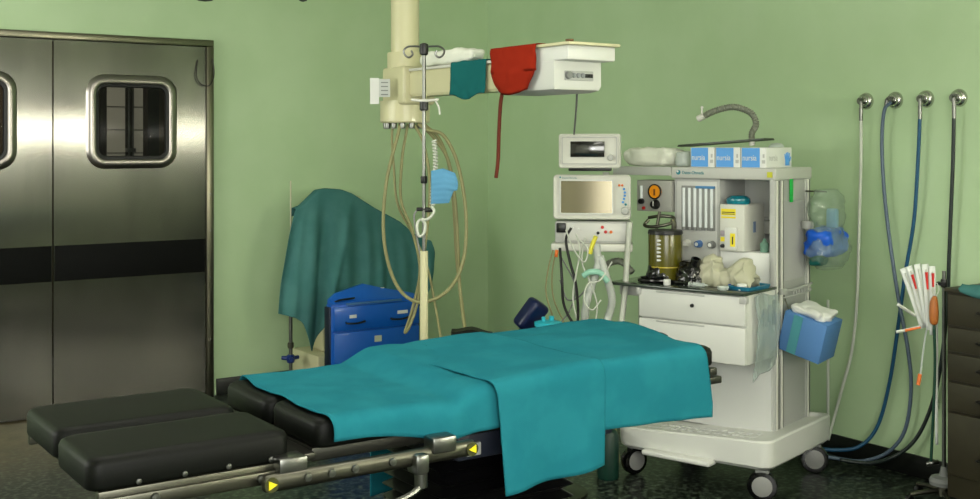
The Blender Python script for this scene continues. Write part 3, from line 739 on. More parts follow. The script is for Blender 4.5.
# crumpled clear bag pile
c = onwt(725, 284)
def crumple(u, v):
    x = (u-.5)*.30; y = (v-.5)*.10
    h = .135*math.exp(-((u-.25)/.28)**2)+.120*math.exp(-((u-.78)/.24)**2)
    h *= math.sin(v*PI)**.4
    p = V((x, y, h)); k = nz(p, 16, 2)*.024+nz(p, 40, 7)*.018+nz(p, 90, 4)*.008
    return V((x+k*.6, y+k*.7, max(.002, h+k*math.sin(v*PI)*math.sin(u*PI))))
o = MB().grid(crumple, 60, 24).build('plastic_bag', mat('milky_plastic', (200, 198, 172), .3, alpha=.72, spec=.6), smooth=180, solid=.001)
o.location = cw_(.475, .155, WZ); o.rotation_euler = (0, 0, CROT); tag(o, 'crumpled milky plastic bag heaped on the worktop before the vaporiser', 'plastic bag')
m = MB(); m.loft([rrz(-.05, .05, -.09, .09, .015, 0), rrz(-.056, .056, -.096, .096, .018, .016), rrz(-.050, .050, -.09, .09, .015, .016), rrz(-.045, .045, -.085, .085, .012, .004)])
o = m.build('blue_tray', mat('tray_blue', (30, 110, 140), .3)); o.location = cw_(.592, .155, WZ); o.rotation_euler = (0, 0, CROT-.1); tag(o, 'shallow blue plastic tray at the right end of the worktop', 'tray')
m = MB(); m.lathe([(.018, 0), (.02, .004), (.02, .04), (.008, .052), (.008, .062), (.001, .064)])
o = m.build('glass_bottle', mat('pale_green_glass', (120, 160, 140), .15, alpha=.8)); o.location = cw_(.575, .34, 1.03); tag(o, 'small pale green bottle on the ledge right of the vaporiser', 'bottle')

# ------------------------------------------------------------------ bags and boxes hung on the machine side
t = thing('hanging_mask_bag', 'clear plastic bag with blue mask inside, hanging on the side of the machine', 'plastic bag', cw_(.66, .50, .0), CROT)
def bag(u, v):
    th = u*2*PI; z = 1.31-v*.37
    w_ = .05+.055*math.sin(v*PI*.62)+.02*math.sin(v*9); 
    if v > .75: w_ *= 1-(v-.75)*1.8
    p = V((.085+math.cos(th)*w_*.72, .22*v*.2+.13+math.sin(th)*w_*1.55, z)); k = .017*nz(p, 20)+.010*nz(p, 45)
    return p+V((math.cos(th)*k, math.sin(th)*k*1.5, 0))
MB().grid(bag, 48, 40).build('bag', mat('bag_film', (150, 170, 150), .15, alpha=.38, spec=1), t, smooth=180)
pillowy(MB(), .02, .135, .02, .29, 1.00, 1.13, 2, .022).build('blue_mask', mat('mask_blue', (18, 88, 200), .4), t, smooth=180)
pillowy(MB(), .04, .10, .03, .13, .96, 1.04, 6, .010).build('green_cushion', mat('cushion_green', (10, 90, 84), .4), t, smooth=180)
m = MB(); m.tube([(.02, .07, 1.14), (.02, .10, 1.05), (.02, .12, .985)], .012, 8); m.lathe([(.026, 1.13), (.03, 1.15), (.024, 1.165), (.001, 1.166)], (.02, .07, 0), 'z', 14); m.build('grey_tube', greyp, t)
m = MB(); m.box(.07, .12, .16, .20, 1.13, 1.22, .01); m.build('blue_sachet', mat('sachet_blue', (130, 180, 215), .5), t)
m = MB(); m.rod((-.01, .12, 1.30), (.09, .13, 1.30), .004); m.build('hook', steel, t)
# blue box with wipes
t = thing('wipes_box', 'tilted light blue carton with white paper wipes, hanging from the side rail', 'box', cw_(.76, .41, .672), CROT)
Rb = Matrix.Rotation(math.radians(15), 4, 'Y') @ Matrix.Rotation(math.radians(4), 4, 'X')
m = MB(); m.box(-.10, .10, -.085, .085, -.09, .09, .003); bmesh.ops.transform(m.b, matrix=Rb, verts=m.b.verts); m.build('carton', mat('carton_blue', (84, 130, 186), .6), t)
m = MB(); m.box(-.055, -.012, -.0872, -.084, -.088, .088); bmesh.ops.transform(m.b, matrix=Rb, verts=m.b.verts); m.build('green_stripe', mat('stripe_green', (76, 148, 158), .6), t)
m = pillowy(MB(), -.085, .08, -.07, .075, .085, .125, 9, .02); bmesh.ops.transform(m.b, matrix=Rb, verts=m.b.verts); m.build('wipes', paper, t, smooth=180)
m = MB(); m.tube([(-.125, -.02, .19), (-.10, -.03, .14), (-.075, -.04, .08)], .003); m.build('hanger', steel, t)
# clear sleeve
o = MB().grid(lambda u, v: V((.665+.014*math.sin(v*PI*1.2)+.008*nz((u*4, v*5, 0), 1), .055+u*.235-.02*v*u, .865-v*(.37-.05*u)+.01*math.sin(u*6))), 24, 30).build('plastic_sleeve', mat('sleeve_film', (176, 190, 186), .25, alpha=.45, spec=.7), smooth=180, solid=.002)
clocal(o); t = tag(o, 'clear hanging plastic sleeve on the side of the white drawers', 'plastic sleeve')
o = MB(); 
for k in range(3): o.box(.658, .664, .15+k*.045, .185+k*.045, .72+.02*(k % 2), .80+.015*k, .002)
o = clocal(o.build('blue_sachets', mat('dark_teal_sachet', (30, 90, 120), .5))); tag(o, 'dark blue sachets tucked in the clear hanging sleeve', 'sachets')

# ------------------------------------------------------------------ hoses under the monitor
def hose(name, pts, r, m, label, cat='hose', group=None, n=8, rad=None, sub=8):
    P = [at(*p) for p in pts]; o = MB().tube(P, r, n, sub, rad=rad).build(name, m, smooth=180)
    return tag(o, label, cat, group)
rib = lambda r, f: (lambda t: r+.0016*math.sin(t*f))
ZM = 5.32
hose('breathing_hose', [(596, 244, ZM), (598, 265, ZM-.02), (592, 285, ZM), (586, 305, ZM), (585, 335, ZM), (590, 352, 5.0)], .016, corr, 'left leg of the ribbed grey breathing circuit below the monitor', rad=rib(.018, 500), sub=14, group='breathing circuit hoses')
hose('breathing_hose', [(600, 256, ZM-.02), (606, 276, ZM-.03), (612, 300, ZM), (606, 325, ZM), (602, 350, 5.0)], .016, corr, 'right leg of the ribbed grey breathing circuit below the monitor', rad=rib(.018, 500), sub=14, group='breathing circuit hoses')
hose('y_connector', [(583, 276, ZM-.03), (590, 272, ZM-.04), (600, 273, ZM-.04), (608, 282, ZM-.04)], .014, mat('pale_green_connector', (140, 190, 170), .35), 'pale green connector joining the breathing hoses', 'connector')
hose('yellow_connector', [(596, 236, ZM-.05), (592, 246, ZM-.05), (590, 254, ZM-.05)], .010, mat('yellow_plastic', (214, 206, 60), .4), 'yellow sampling connector below the monitor modules', 'connector')
hose('white_cable', [(630, 222, 5.36), (627, 260, 5.36), (625, 290, 5.34), (621, 326, 5.3), (618, 350, 5.1)], .014, hosew, 'wide white tube falling from the right side of the monitor', 'tube')
BK = [[(571, 228, 5.36), (566, 240, 5.34), (570, 262, 5.32), (576, 285, 5.3), (578, 318, 5.2), (574, 350, 5.1)],
      [(560, 248, 5.38), (562, 280, 5.34), (564, 305, 5.34), (575, 326, 5.3), (590, 340, 5.2)],
      [(598, 248, 5.45), (604, 268, 5.44), (610, 290, 5.42), (608, 330, 5.4)]]
for p, lb in zip(BK, ('black cable curving from the left module port', 'black cable hanging at the left edge of the monitor tray', 'black cable hanging behind the breathing hoses')):
    hose('black_cable', p, .0065, rubber, lb, 'cable', 'black cables under the monitor')
GR = [[(566, 230, 5.3), (574, 250, 5.27), (584, 262, 5.27), (588, 250, 5.27), (580, 240, 5.28)], [(601, 300, 5.26), (592, 310, 5.25), (584, 300, 5.25), (588, 284, 5.26), (600, 280, 5.26), (612, 262, 5.3)], [(553, 250, 5.4), (548, 270, 5.4), (546, 292, 5.4), (552, 314, 5.38), (560, 332, 5.3)],
      [(556, 250, 5.4), (552, 275, 5.4), (554, 300, 5.4), (566, 326, 5.3)],
      [(576, 234, 5.3), (580, 250, 5.28), (576, 275, 5.3), (573, 300, 5.3), (580, 330, 5.2)],
      [(585, 238, 5.3), (582, 262, 5.3), (590, 282, 5.3), (597, 305, 5.3), (594, 332, 5.2)],
      [(560, 255, 5.4), (575, 285, 5.4), (570, 310, 5.35), (556, 328, 5.3)],
      [(600, 250, 5.4), (585, 290, 5.4), (568, 300, 5.4), (560, 280, 5.4)]]
LB = ['thin pale lead looped close under the module face', 'thin pale lead wound around the two breathing hoses', 'outermost thin beige lead looping left of the monitor', 'thin beige lead just inside the outermost loop', 'thin pale lead dropping from the module face', 'thin pale lead crossing to the right hose', 'thin grey lead slanting right then back left', 'thin grey lead looped across the black cables']
for i, (p, lb) in enumerate(zip(GR, LB)):
    hose('sensor_lead', p, .0038, (hosew, hosew, hosec, hosec, hosew, hosew, greym, greym)[i], lb, 'cable', 'thin leads under the monitor')
hose('sensor_plug', [(557, 250, 5.36), (556, 257, 5.36)], .008, orange, 'orange plug at the left end of the monitor tray', 'plug')
hose('monitor_arm_hose', [(602, 268, 5.55), (612, 262, 5.5), (622, 262, 5.45), (632, 272, 5.4)], .018, corrg, 'short grey ribbed hose between monitor tray and side bracket', rad=rib(.016, 160), sub=12)
hose('ceiling_cable', [(576, 70, 4.62), (577, 90, 4.66), (576, 112, 4.9), (574, 134, 5.35)], .0045, greym, 'grey cable from the ceiling service box down to the small display', 'cable')

# things standing behind the table on a small stand
t = thing('suction_stand', 'low steel stand with a navy pump and suction jar behind the table', 'stand', (-1.52, -2.72, 0))
m = MB(); m.box(-.18, .22, -.14, .14, .64, .66, .004)
m.build('shelf', steel, t)
MB().rod((-.02, 0, .02), (-.02, 0, .64), .018).build('column', steel, t)
MB().lathe([(.16, 0), (.16, .015), (.04, .03), (.02, .04)], (-.02, 0, 0), 'z', 28).build('foot', dsteel, t)
c = at(531, 319, 5.3)
t = thing('navy_pump', 'navy blue rounded device leaning beside the suction jar', 'pump', (c.x, c.y, .66))
m = MB(); m.box(-.05, .05, -.04, .04, -.075, .075, .022, 4); bmesh.ops.transform(m.b, matrix=Matrix.Translation((0, 0, .075)) @ Matrix.Rotation(.62, 4, FWD) , verts=m.b.verts); m.build('body', blued, t)
m = MB(); m.rod(V((0, 0, 0))-RIGHT*.06+UP*.0, V((0, 0, 0))-RIGHT*.02+UP*.04, .006); m.build('spigot', blackp, t)
c = at(548, 330, 5.2)
t = thing('suction_jar', 'clear jar with cyan lid beside the navy device', 'jar', (c.x, c.y, .66))
MB().lathe([(.05, 0), (.052, .01), (.054, .035), (.05, .04)], n=28).build('jar', clearg, t)
MB().lathe([(.058, .04), (.062, .043), (.062, .060), (.04, .066), (.001, .067)], n=28).build('lid', cyan, t, label='cyan lid')
for x_, r_ in ((.02, .012), (-.025, .009)): MB().lathe([(r_, .064), (r_, .085), (.001, .086)], (x_, 0, 0), 'z', 12).build('port', cyan, t)
# arm board (dark pad) behind the table
c = at(472, 338, 4.35)
t = thing('arm_board', 'black padded arm board behind the far side of the table', 'arm board', (c.x, c.y, 0))
def ab(u, v):
    x = (u-.5)*.16
    return x
m = MB(); L_ = []
for k in range(9):
    u = k/8-.5; zc_ = .80+.006*math.cos(u*7)-.012*u; hh = .022-.006*abs(u)
    L_.append([V(RIGHT*(u*.155)+FWD*(a*.05))+UP*(zc_+b_*hh) for a, b_ in ((-1, -.9), (-1, .6), (-.8, 1), (.8, 1), (1, .6), (1, -.9))])
m.loft(L_); m.build('pad', black, t)
MB().rod((0, 0, .0), (0, 0, .78), .014).build('post', steel, t)
MB().lathe([(.11, 0), (.11, .012), (.03, .03), (.014, .04)], n=20).build('foot', dsteel, t)
c = onp(608, 478, z=0)
m = MB(); m.lathe([(.046, 0), (.05, .01), (.05, .19), (.04, .215), (.012, .23), (.012, .245), (.001, .246)], n=24)
o = m.build('green_cylinder', mat('dark_green_enamel', (8, 44, 34), .45)); o.location = c; tag(o, 'dark green cylinder on the floor behind the hanging sheet', 'cylinder')
o = hose('cream_cord', [(616, 428, 5.36), (617, 445, 5.35), (619, 458, 5.33), (617, 468, 5.33), (614, 472, 5.33)], .0045, hosec, 'cream cord dangling beside the machine base', 'cord')

# ------------------------------------------------------------------ ceiling pendant
PC = at(405, 100, 5.4); PX, PY = PC.x, PC.y
pd = thing('ceiling_pendant', 'cream ceiling column with a long arm ending in a service box', 'ceiling pendant', (PX, PY, CEIL))
def pr(z): return z-CEIL
m = MB(); m.lathe([(.066, pr(3)), (.066, pr(1.935))], n=32); m.build('ceiling_tube', cream, pd)
m = MB(); m.lathe([(.080, pr(1.945)), (.083, pr(1.94)), (.083, pr(1.80))], n=32); m.build('collar', cream, pd)
m = MB(); m.lathe([(.116, pr(1.72)), (.116, pr(1.625)), (.110, pr(1.618)), (.001, pr(1.616))], n=40); m.build('drum', cream, pd)
m = MB(); m.box(-.085, .085, -.135, .07, pr(1.70), pr(1.875), .015, 3); m.build('housing', cream, pd)
for k in range(7):
    a = PI*(1.02+k*.155)
    m = MB(); m.lathe([(.013, pr(1.618)), (.014, pr(1.61)), (.012, pr(1.592)), (.001, pr(1.590))], (math.cos(a+YAW-PI/2)*.088, math.sin(a+YAW-PI/2)*.088, 0), 'z', 14); m.build('gas_outlet', chrome, pd)
p = at(386, 92, 5.26)-V((PX, PY, CEIL))
def card(pxa, pya, pxb, pyb, Z, m_, nm):
    q = [at(pxa, pya, Z), at(pxb, pya, Z+.0), at(pxb, pyb, Z), at(pxa, pyb, Z)]; q = [v-V((PX, PY, CEIL)) for v in q]
    mm = MB(); mm.loft([q, [v+FWD*.003 for v in q]]); return mm.build(nm, m_, pd, smooth=0)
card(370, 78, 379, 104, 5.27, paper, 'hanging_card')
card(379, 79, 390, 97, 5.262, mat('label_grey', (190, 194, 188), .6), 'notice_label')
for k in range(4): card(381, 82+k*4, 388, 83+k*4, 5.259, greym, 'notice_print')
# arm toward -y
Cn = onp(554, 90, x=PX-.075); bx0, by0 = -.075, Cn.y-PY
bw = onp(601, 88, y=Cn.y).x-Cn.x
zb_ = pr(Cn.z); zm_ = pr(onp(554, 60, x=PX-.075).z)
m = MB(); ay = by0+.36
m.loft([[V((x, y, pr(z))) for x, z in ((-.055, 1.735), (.055, 1.735), (.055, 1.85), (-.055, 1.85))] for y in (-.05, ay)]); bmesh.ops.bevel(m.b, geom=list(m.b.edges), offset=.008, segments=2, affect='EDGES'); m.build('arm', cream, pd)
MB().box(-.06, .06, ay, -.10, pr(1.850), pr(1.862), .003).build('arm_cover', white, pd)
m = MB(); m.loft([[V((bx0+i_, by0+i_, z)) , V((bx0+bw-i_, by0+i_, z)), V((bx0+bw-i_, by0+.37, z)), V((bx0+i_, by0+.37, z))] for i_, z in ((.03, zb_-.006), (.006, zb_+.004), (0, zb_+.02), (0, zm_))]); sb = m.build('service_box', cream2, pd)
ux, uy = bx0-.0, by0-.085
m = MB(); m.box(ux, ux+bw, uy, by0+.37, zm_-.002, zm_+.052, .005); m.build('upper_case', cream2, pd)
m = MB(); m.box(ux-.012, ux+bw+.01, uy-.02, by0+.36, zm_+.052, zm_+.064, .004); m.build('lid', cream, pd)
m = MB(); m.box(ux-.014, ux+.01, uy-.022, uy+.0, zm_+.064, zm_+.072, .002); m.build('latch', mat('latch_brown', (110, 80, 50), .4), pd)
zo = (zb_+zm_)/2+.002
MB().box(bx0+.05, bx0+.19, by0-.004, by0+.002, zo-.02, zo+.018, .003).build('outlet_strip', greyp, sb)
MB().lathe([(.001, -.012), (.014, -.011), (.016, 0)], (bx0+.065, by0-.004, zo), 'y', 20).build('gas_port', greym, sb)
for k in range(3): MB().lathe([(.001, -.006), (.009, -.005), (.010, 0)], (bx0+.092+k*.022, by0-.004, zo), 'y', 14).build('socket', mat('port_grey', (130, 134, 136), .4), sb)
for k in range(4): MB().box(bx0+.148+k*.009, bx0+.154+k*.009, by0-.010, by0-.004, zo-.008, zo+.006).build('switch', blackp, sb)
# cloths on the arm
ta = V((PX, PY, 0))
def over(name, y0, y1, zt, hang, xh, m_, label, wob=.006, hangb=.06, tap=0):
    # sheet over the arm (arm along y); camera sees the -x face
    def f(u, v):
        s = v*(hang+2*xh+hangb); yy = y0+(y1-y0)*u
        if s < hangb: p = V((xh, yy, zt-(hangb-s)))
        elif s < hangb+2*xh: p = V((xh-(s-hangb), yy, zt))
        else: p = V((-xh, yy, zt-(s-hangb-2*xh)))
        d = clamp((s-hangb-2*xh)/max(hang, .01)) if s > hangb+2*xh else 0
        k = nz((yy, s, 1), 16)*wob
        p.x -= abs(k)*1.2*d*2+.004*d; p.y += k*1.2*d - tap*(u-.5)*(y1-y0)*d; p.z += k*.8*(1-d)+.012*math.sin(u*7+1)*d
        return p+ta
    return tag(cloth(name, f, 30, 40, m_), label, 'cloth')
over('teal_cloth', -.765, -.50, 1.868, .15, .066, mat('dark_teal_cloth', (30, 98, 98), .95, spec=.05, bump=.3, bscale=400, bdist=.001), 'teal cloth folded over the arm of the ceiling pendant', tap=.0)
o = pillowy(MB(), -.055, .045, -.62, -.20, 1.864, 1.93, 12, .012).build('rolled_towel', mat('white_towel', (224, 226, 212), .9, bump=.5, bscale=120), smooth=180); o.location = ta; tag(o, 'white rolled towel lying along the pendant arm', 'towel')
yb0, yb1 = by0+.385, by0+.085
zt = zm_+CEIL+.066
def redf(u, v):
    yy = yb0+(yb1-yb0)*u; x0 = bx0-.018
    s = v*.34
    if s < .12: p = V((x0+.12-s, yy, zt+.002))
    else: p = V((x0-.004, yy, zt-(s-.12)))
    d = clamp((s-.12)/.22)
    w_ = 1-.42*sm(.45, 1, d)
    p.y = (yb0+yb1)/2+(yy-(yb0+yb1)/2)*w_
    p.x -= (.03*math.sin(d*PI*.9))*math.sin(clamp(u)*PI)**.5+.006*nz(p, 30)
    if d > .5: p.z += .02*(2*u-1)**2
    p.z = max(p.z, zt-.135-(.02*math.sin(u*PI)) ) if d > .9 else p.z
    return p+ta
m = MB().grid(redf, 24, 34); bmesh.ops.translate(m.b, verts=m.b.verts, vec=(0, 0, 0)); o = m.build('red_cloth', red, smooth=180, solid=.003)
tag(o, 'red cloth draped over the left end of the service box', 'cloth')
hose('rubber_tube', [(505, 72, 4.74), (505, 84, 4.72), (501, 100, 4.72), (499, 130, 4.72), (498, 160, 4.72), (496, 178, 4.72)], .008, mat('rust_cord', (98, 42, 28), .6, spec=.2), 'rust red tube hanging down from the red cloth', 'tube')
# hose loops
HB = [[(400, 124, 5.33), (398, 134, 5.3), (386, 185, 5.28), (384, 240, 5.28), (396, 284, 5.28), (418, 302, 5.26), (446, 292, 5.26), (463, 262, 5.28), (466, 215, 5.3), (458, 165, 5.3), (444, 136, 5.3), (428, 130, 5.3), (418, 124, 5.33)],
      [(408, 124, 5.33), (406, 134, 5.33), (402, 160, 5.33), (401, 200, 5.33), (412, 230, 5.33), (420, 270, 5.33), (412, 310, 5.33), (405, 332, 5.33), (410, 325, 5.31), (418, 300, 5.33), (424, 255, 5.3), (430, 190, 5.3), (424, 145, 5.3), (414, 124, 5.33)],
      [(420, 124, 5.35), (434, 138, 5.35), (448, 160, 5.35), (455, 200, 5.35), (458, 250, 5.36), (460, 290, 5.37), (466, 336, 5.2), (470, 352, 4.9)],
      [(424, 124, 5.37), (440, 140, 5.38), (450, 170, 5.38), (454, 210, 5.38), (457, 262, 5.38), (464, 320, 5.35), (468, 352, 5.0)],
      [(395, 124, 5.35), (392, 134, 5.35), (394, 170, 5.35), (398, 205, 5.35), (416, 240, 5.35), (428, 270, 5.35), (436, 310, 5.35), (442, 345, 5.2)]]
LBH = ['widest beige hose loop hanging from the pendant, in front', 'narrow beige hose loop hanging behind the drip stand', 'outer beige hose falling straight to the black arm board', 'inner beige hose falling beside the outer one to the arm board', 'thin beige hose slanting down to the right behind the drip stand']
for i, (p, lb) in enumerate(zip(HB, LBH)): hose('gas_hose', p, (.0085, .007, .0085, .008, .006)[i], hosec, lb, 'hose', 'beige hoses hanging from the pendant')

# ------------------------------------------------------------------ drip stand in the middle
IV = at(424, 45, 4.7); ivx, ivy = IV.x, IV.y
iv = thing('drip_stand', 'chrome drip stand with cream lower tube behind the middle of the table', 'drip stand', (ivx, ivy, 0))
MB().rod((0, 0, 1.05), (0, 0, 1.915), .0075).build('upper_pole', chrome, iv)
MB().rod((0, 0, .10), (0, 0, 1.085), .0165).build('lower_tube', cream, iv, label='cream painted lower tube')
m = MB(); m.lathe([(.010, 1.88), (.017, 1.885), (.019, 1.90), (.017, 1.925), (.008, 1.93), (.001, 1.931)]); m.build('top_hub', blackp, iv)
for s in (-1, 1):
    P = [UP*1.915+RIGHT*s*.01, UP*1.917+RIGHT*s*.04, UP*1.915+RIGHT*s*.065, UP*1.90+RIGHT*s*.082, UP*1.880+RIGHT*s*.076, UP*1.872+RIGHT*s*.06, UP*1.884+RIGHT*s*.046, UP*1.90+RIGHT*s*.052]
    MB().tube(P, .0042).build('hook', chrome, iv)
m = MB(); m.lathe([(.013, 1.655), (.018, 1.66), (.018, 1.69), (.013, 1.695)]); m.build('pole_collar', blackp, iv)
m = MB(); m.tube([RIGHT*-.05+UP*1.70, RIGHT*0+UP*1.695-FWD*.015, RIGHT*.05+UP*1.70, RIGHT*.055+UP*1.705], .0055); m.tube([RIGHT*.045+UP*1.70, RIGHT*.06+UP*1.67, RIGHT*.065+UP*1.64], .004); m.build('cord_clip', white, iv)
m = MB(); m.lathe([(.012, 1.36), (.014, 1.365), (.014, 1.385), (.012, 1.39)]); m.build('pole_collar', blackp, iv)
m = MB(); m.rod(RIGHT*-.03+UP*1.255, RIGHT*.01+UP*1.255, .008); m.box(.0, .03, -.02, .01, 1.243, 1.262, .003); m.build('clamp_knob', blackp, iv)
m = MB(); m.tube([RIGHT*-.03+UP*1.25, RIGHT*-.04+UP*1.22, RIGHT*-.025+UP*1.12, RIGHT*-.01+UP*1.05], .004); m.build('cable', greym, iv)
for k in range(5):
    a = k*2*PI/5+.3; MB().tube([(0, 0, .12), (math.cos(a)*.12, math.sin(a)*.12, .09), (math.cos(a)*.28, math.sin(a)*.28, .06)], .013).build('leg', chrome, iv)
    MB().lathe([(.001, -.012), (.027, -.011), (.027, .011), (.001, .012)], (math.cos(a)*.28, math.sin(a)*.28, .028), 'y', 16).build('caster', rubber, iv)
# blue face mask hung on the pole
def fmask(u, v):
    p = at(431+24*u+3*math.sin(v*4)*u, 171+2*u+v*(33-3*u)-6*(1-v)*(1-abs(2*u-1))*.6, 4.66)
    e = 0
    if u > .6: p = p - RIGHT*.018*(math.sin(v*PI*1.1+.9) < .2)*(u-.6)*2.0
    return p-FWD*(.014*math.sin(u*PI)*math.sin(v*PI)+.002*math.sin(v*38)*.4)
tag(cloth('face_mask', fmask, 24, 40, lightblue, .002), 'light blue pleated face mask hanging on the drip stand', 'face mask')
# coiled white cord
P = []
for k in range(150):
    t_ = k/149; z = 140+t_*66; a = k*.9; q = at(434+1.5*math.sin(t_*5), z, 4.67); P.append(q+RIGHT*.008*math.cos(a)+FWD*.008*math.sin(a))
m = MB(); m.tube(P, .0036, 6, 2)
m.tube([P[-1], at(434, 212, 4.66), at(428, 219, 4.66), at(420, 220, 4.66), at(417, 226, 4.65), at(419, 236, 4.65), at(424, 233, 4.65), at(425, 224, 4.65), at(421, 219, 4.64)], .006)
tag(m.build('coiled_cord', hosew, smooth=180), 'coiled white cord with a loop hanging beside the face mask', 'cord')

# ------------------------------------------------------------------ covered equipment by the left wall
eq = thing('covered_equipment', 'equipment cart hidden under a teal sheet by the left wall', 'equipment cart', (-1.25, -.32, 0))
m = MB(); m.box(-.30, .30, -.16, .20, .06, .26, .01); m.build('base', cream, eq)
m = MB(); m.box(-.22, .05, -.06, .12, .26, 1.20, .02); m.build('column', cream, eq)
m = MB(); m.box(.0, .45, -.06, .10, .80, .95, .02); m.build('side_unit', greyp, eq)
for x in (-.25, .25):
    for y in (-.12, .16): MB().lathe([(.001, -.012), (.03, -.011), (.03, .011), (.001, .012)], (x, y, .03), 'y', 16).build('caster', rubber, eq)
TOPP = [(0, 1.135), (.05, 1.150), (.16, 1.240), (.22, 1.247), (.33, 1.238), (.40, 1.215), (.56, 1.125), (.75, 1.035), (.86, .955), (.94, .915), (1, .90)]
BOTP = [(0, .53), (.08, .50), (.115, .47), (.145, .37), (.17, .285), (.20, .36), (.26, .50), (.36, .52), (.6, .45), (.9, .50), (1, .64)]
def eqs(u, v):
    x = -1.655+(-.715+1.655)*u
    zt = interp(TOPP, u); zb = interp(BOTP, u)
    if v < .04: return V((x, -.33, zt-.05*(1-v/.04)))
    if v < .10: return V((x, -.33-.07*(v-.04)/.06, zt+.004*math.sin((v-.04)/.06*PI)))
    t_ = (v-.10)/.90
    z = zt+(zb-zt)*t_
    fold = math.sin(u*64+3*nz((u*3, 0, 0), 1))*.011+math.sin(u*31+1)*.020+.02*nz((u*9, t_*2, 0), 1)
    y = -.40-.02*t_**.5-.07*t_*(1-abs(u-.35))+fold*sm(.0, .45, t_)*(.35+.65*sm(.62, .1, u))
    y -= .040*math.exp(-((u-.40+.16*t_)/.025)**2)*t_*.8
    y -= .030*math.exp(-((u-.62+.05*t_)/.03)**2)*t_*.8
    x += -.135*(1-u)**2*t_**.75+.03*u*math.sin(t_*3)-.02*sm(.7, 1, u)*sm(.2, .6, t_)
    return V((x, y, z))
tag(cloth('equipment_sheet', eqs, 110, 70, teal_d), 'faded teal sheet draped over equipment by the left wall', 'dust sheet')
# rod stand with blue clamp
RS = onp(295, 178, y=-.40)
t = thing('rod_stand', 'slim rod stand with a blue clamp left of the covered equipment', 'stand', (RS.x, -.40+.06, 0))
m = MB(); m.rod((0, 0, .02), (0, 0, 1.30), .0045); m.build('thin_rod', mat('pale_rod', (190, 186, 160), .4), t)
m = MB(); m.rod((0, 0, .0), (0, 0, .50), .011); m.build('tube', chrome, t)
m = MB(); 
for k in range(3):
    a = k*2*PI/3+.2; m.rod((0, 0, .24), (math.cos(a)*.055, math.sin(a)*.055, .24), .012)
m.lathe([(.02, .215), (.024, .225), (.024, .255), (.018, .262)]); m.build('clamp', mat('clamp_blue', (14, 44, 110), .35), t, label='blue star clamp')
MB().lathe([(.016, .30), (.019, .31), (.019, .33), (.015, .335)]).build('collar', steel, t)
MB().lathe([(.13, 0), (.13, .01), (.03, .025), (.012, .03)]).build('foot', dsteel, t)

# ------------------------------------------------------------------ blue trolley
fy = -.86
BA = onp(331, 340, y=fy).x; BB = onp(421, 340, y=fy).x
tr = thing('blue_trolley', 'blue drawer trolley with black handles in front of the teal sheet', 'trolley', ((BA+BB)/2, -.68, 0))
hw = (BB-BA)/2-.01; fyl = fy+.68; TB_ = -.10
m = MB(); m.box(-hw, hw, fyl+.012, TB_, .09, .615, .006); m.build('carcass', bluem, tr)
for sx in (-hw, hw): MB().box(sx-.012, sx+.012, fyl+.02, TB_, .085, .60, .003).build('side_bumper', mat('dark_blue_edge', (10, 22, 44), .4), tr)
# sloped lid
m = MB()
pk = -hw+(hw*2)*.40
for_y = [(fyl+.012, 0), (fyl+.06, 1), (TB_, 1)]
L_ = []
for y, k in for_y:
    L_.append([V((-hw+.008, y, .612)), V((hw-.008, y, .612)), V((hw-.008, y, .617+.02*k)), V((pk+.12, y, .628+.055*k)), V((pk, y, .632+.082*k)), V((-hw+.05, y, .625+.045*k)), V((-hw+.008, y, .617+.02*k))])
m.loft(L_); m.build('lid', bluem, tr, smooth=20)
m = MB(); m.box(-hw+.09, hw-.12, fyl-.002, fyl+.014, .606, .618, .002); m.build('lid_strip', mat('strip_blue_grey', (60, 104, 150), .45), tr)
for z0, z1 in ((.465, .600), (.17, .455)):
    m = MB(); m.box(-hw+.006, hw-.006, fyl-.006, fyl+.014, z0, z1, .005); d = m.build('drawer', bluem, tr)
    for cx in (-hw*.52, hw*.50):
        zz = z0+(.045 if z0 > .4 else .075)
        m = MB(); m.tube([(cx-.055, fyl-.006, zz), (cx-.05, fyl-.03, zz-.002), (cx, fyl-.034, zz-.004), (cx+.05, fyl-.03, zz+.002), (cx+.058, fyl-.006, zz)], .006); m.build('handle', blackp, d)
    if z0 > .4:
        for cx in (-hw*.56, hw*.58): MB().box(cx-.022-.012*(cx > 0), cx+.022+.012*(cx > 0), fyl-.009, fyl-.005, z0+.068, z0+.087).build('name_tag', paper, d)
    else: MB().box(-.02, .025, fyl-.009, fyl-.005, z1-.07, z1-.035).build('name_tag', mat('pale_tag', (190, 196, 170), .6), d)
for cx in (-.02, .05): MB().box(cx-.03, cx+.03, fyl+.058, fyl+.066, .668, .684).build('lid_tag', paper, tr)
m = MB(); m.tube([(-hw+.03, fyl+.04, .625), (-hw+.05, fyl+.0, .640), (-hw+.14, fyl+.02, .642), (-hw+.16, fyl+.05, .64)], .006); m.build('lid_handle', blackp, tr)
m = MB(); m.box(-hw, hw, fyl+.02, TB_, .085, .165, .01); m.build('plinth', mat('dark_blue_edge', (10, 22, 44), .4), tr)
for x in (-hw+.06, hw-.06):
    for y in (fyl+.05,): MB().lathe([(.001, -.014), (.04, -.012), (.042, 0), (.04, .012), (.001, .014)], (x, y, .042), 'y', 18).build('caster', rubber, tr)
    
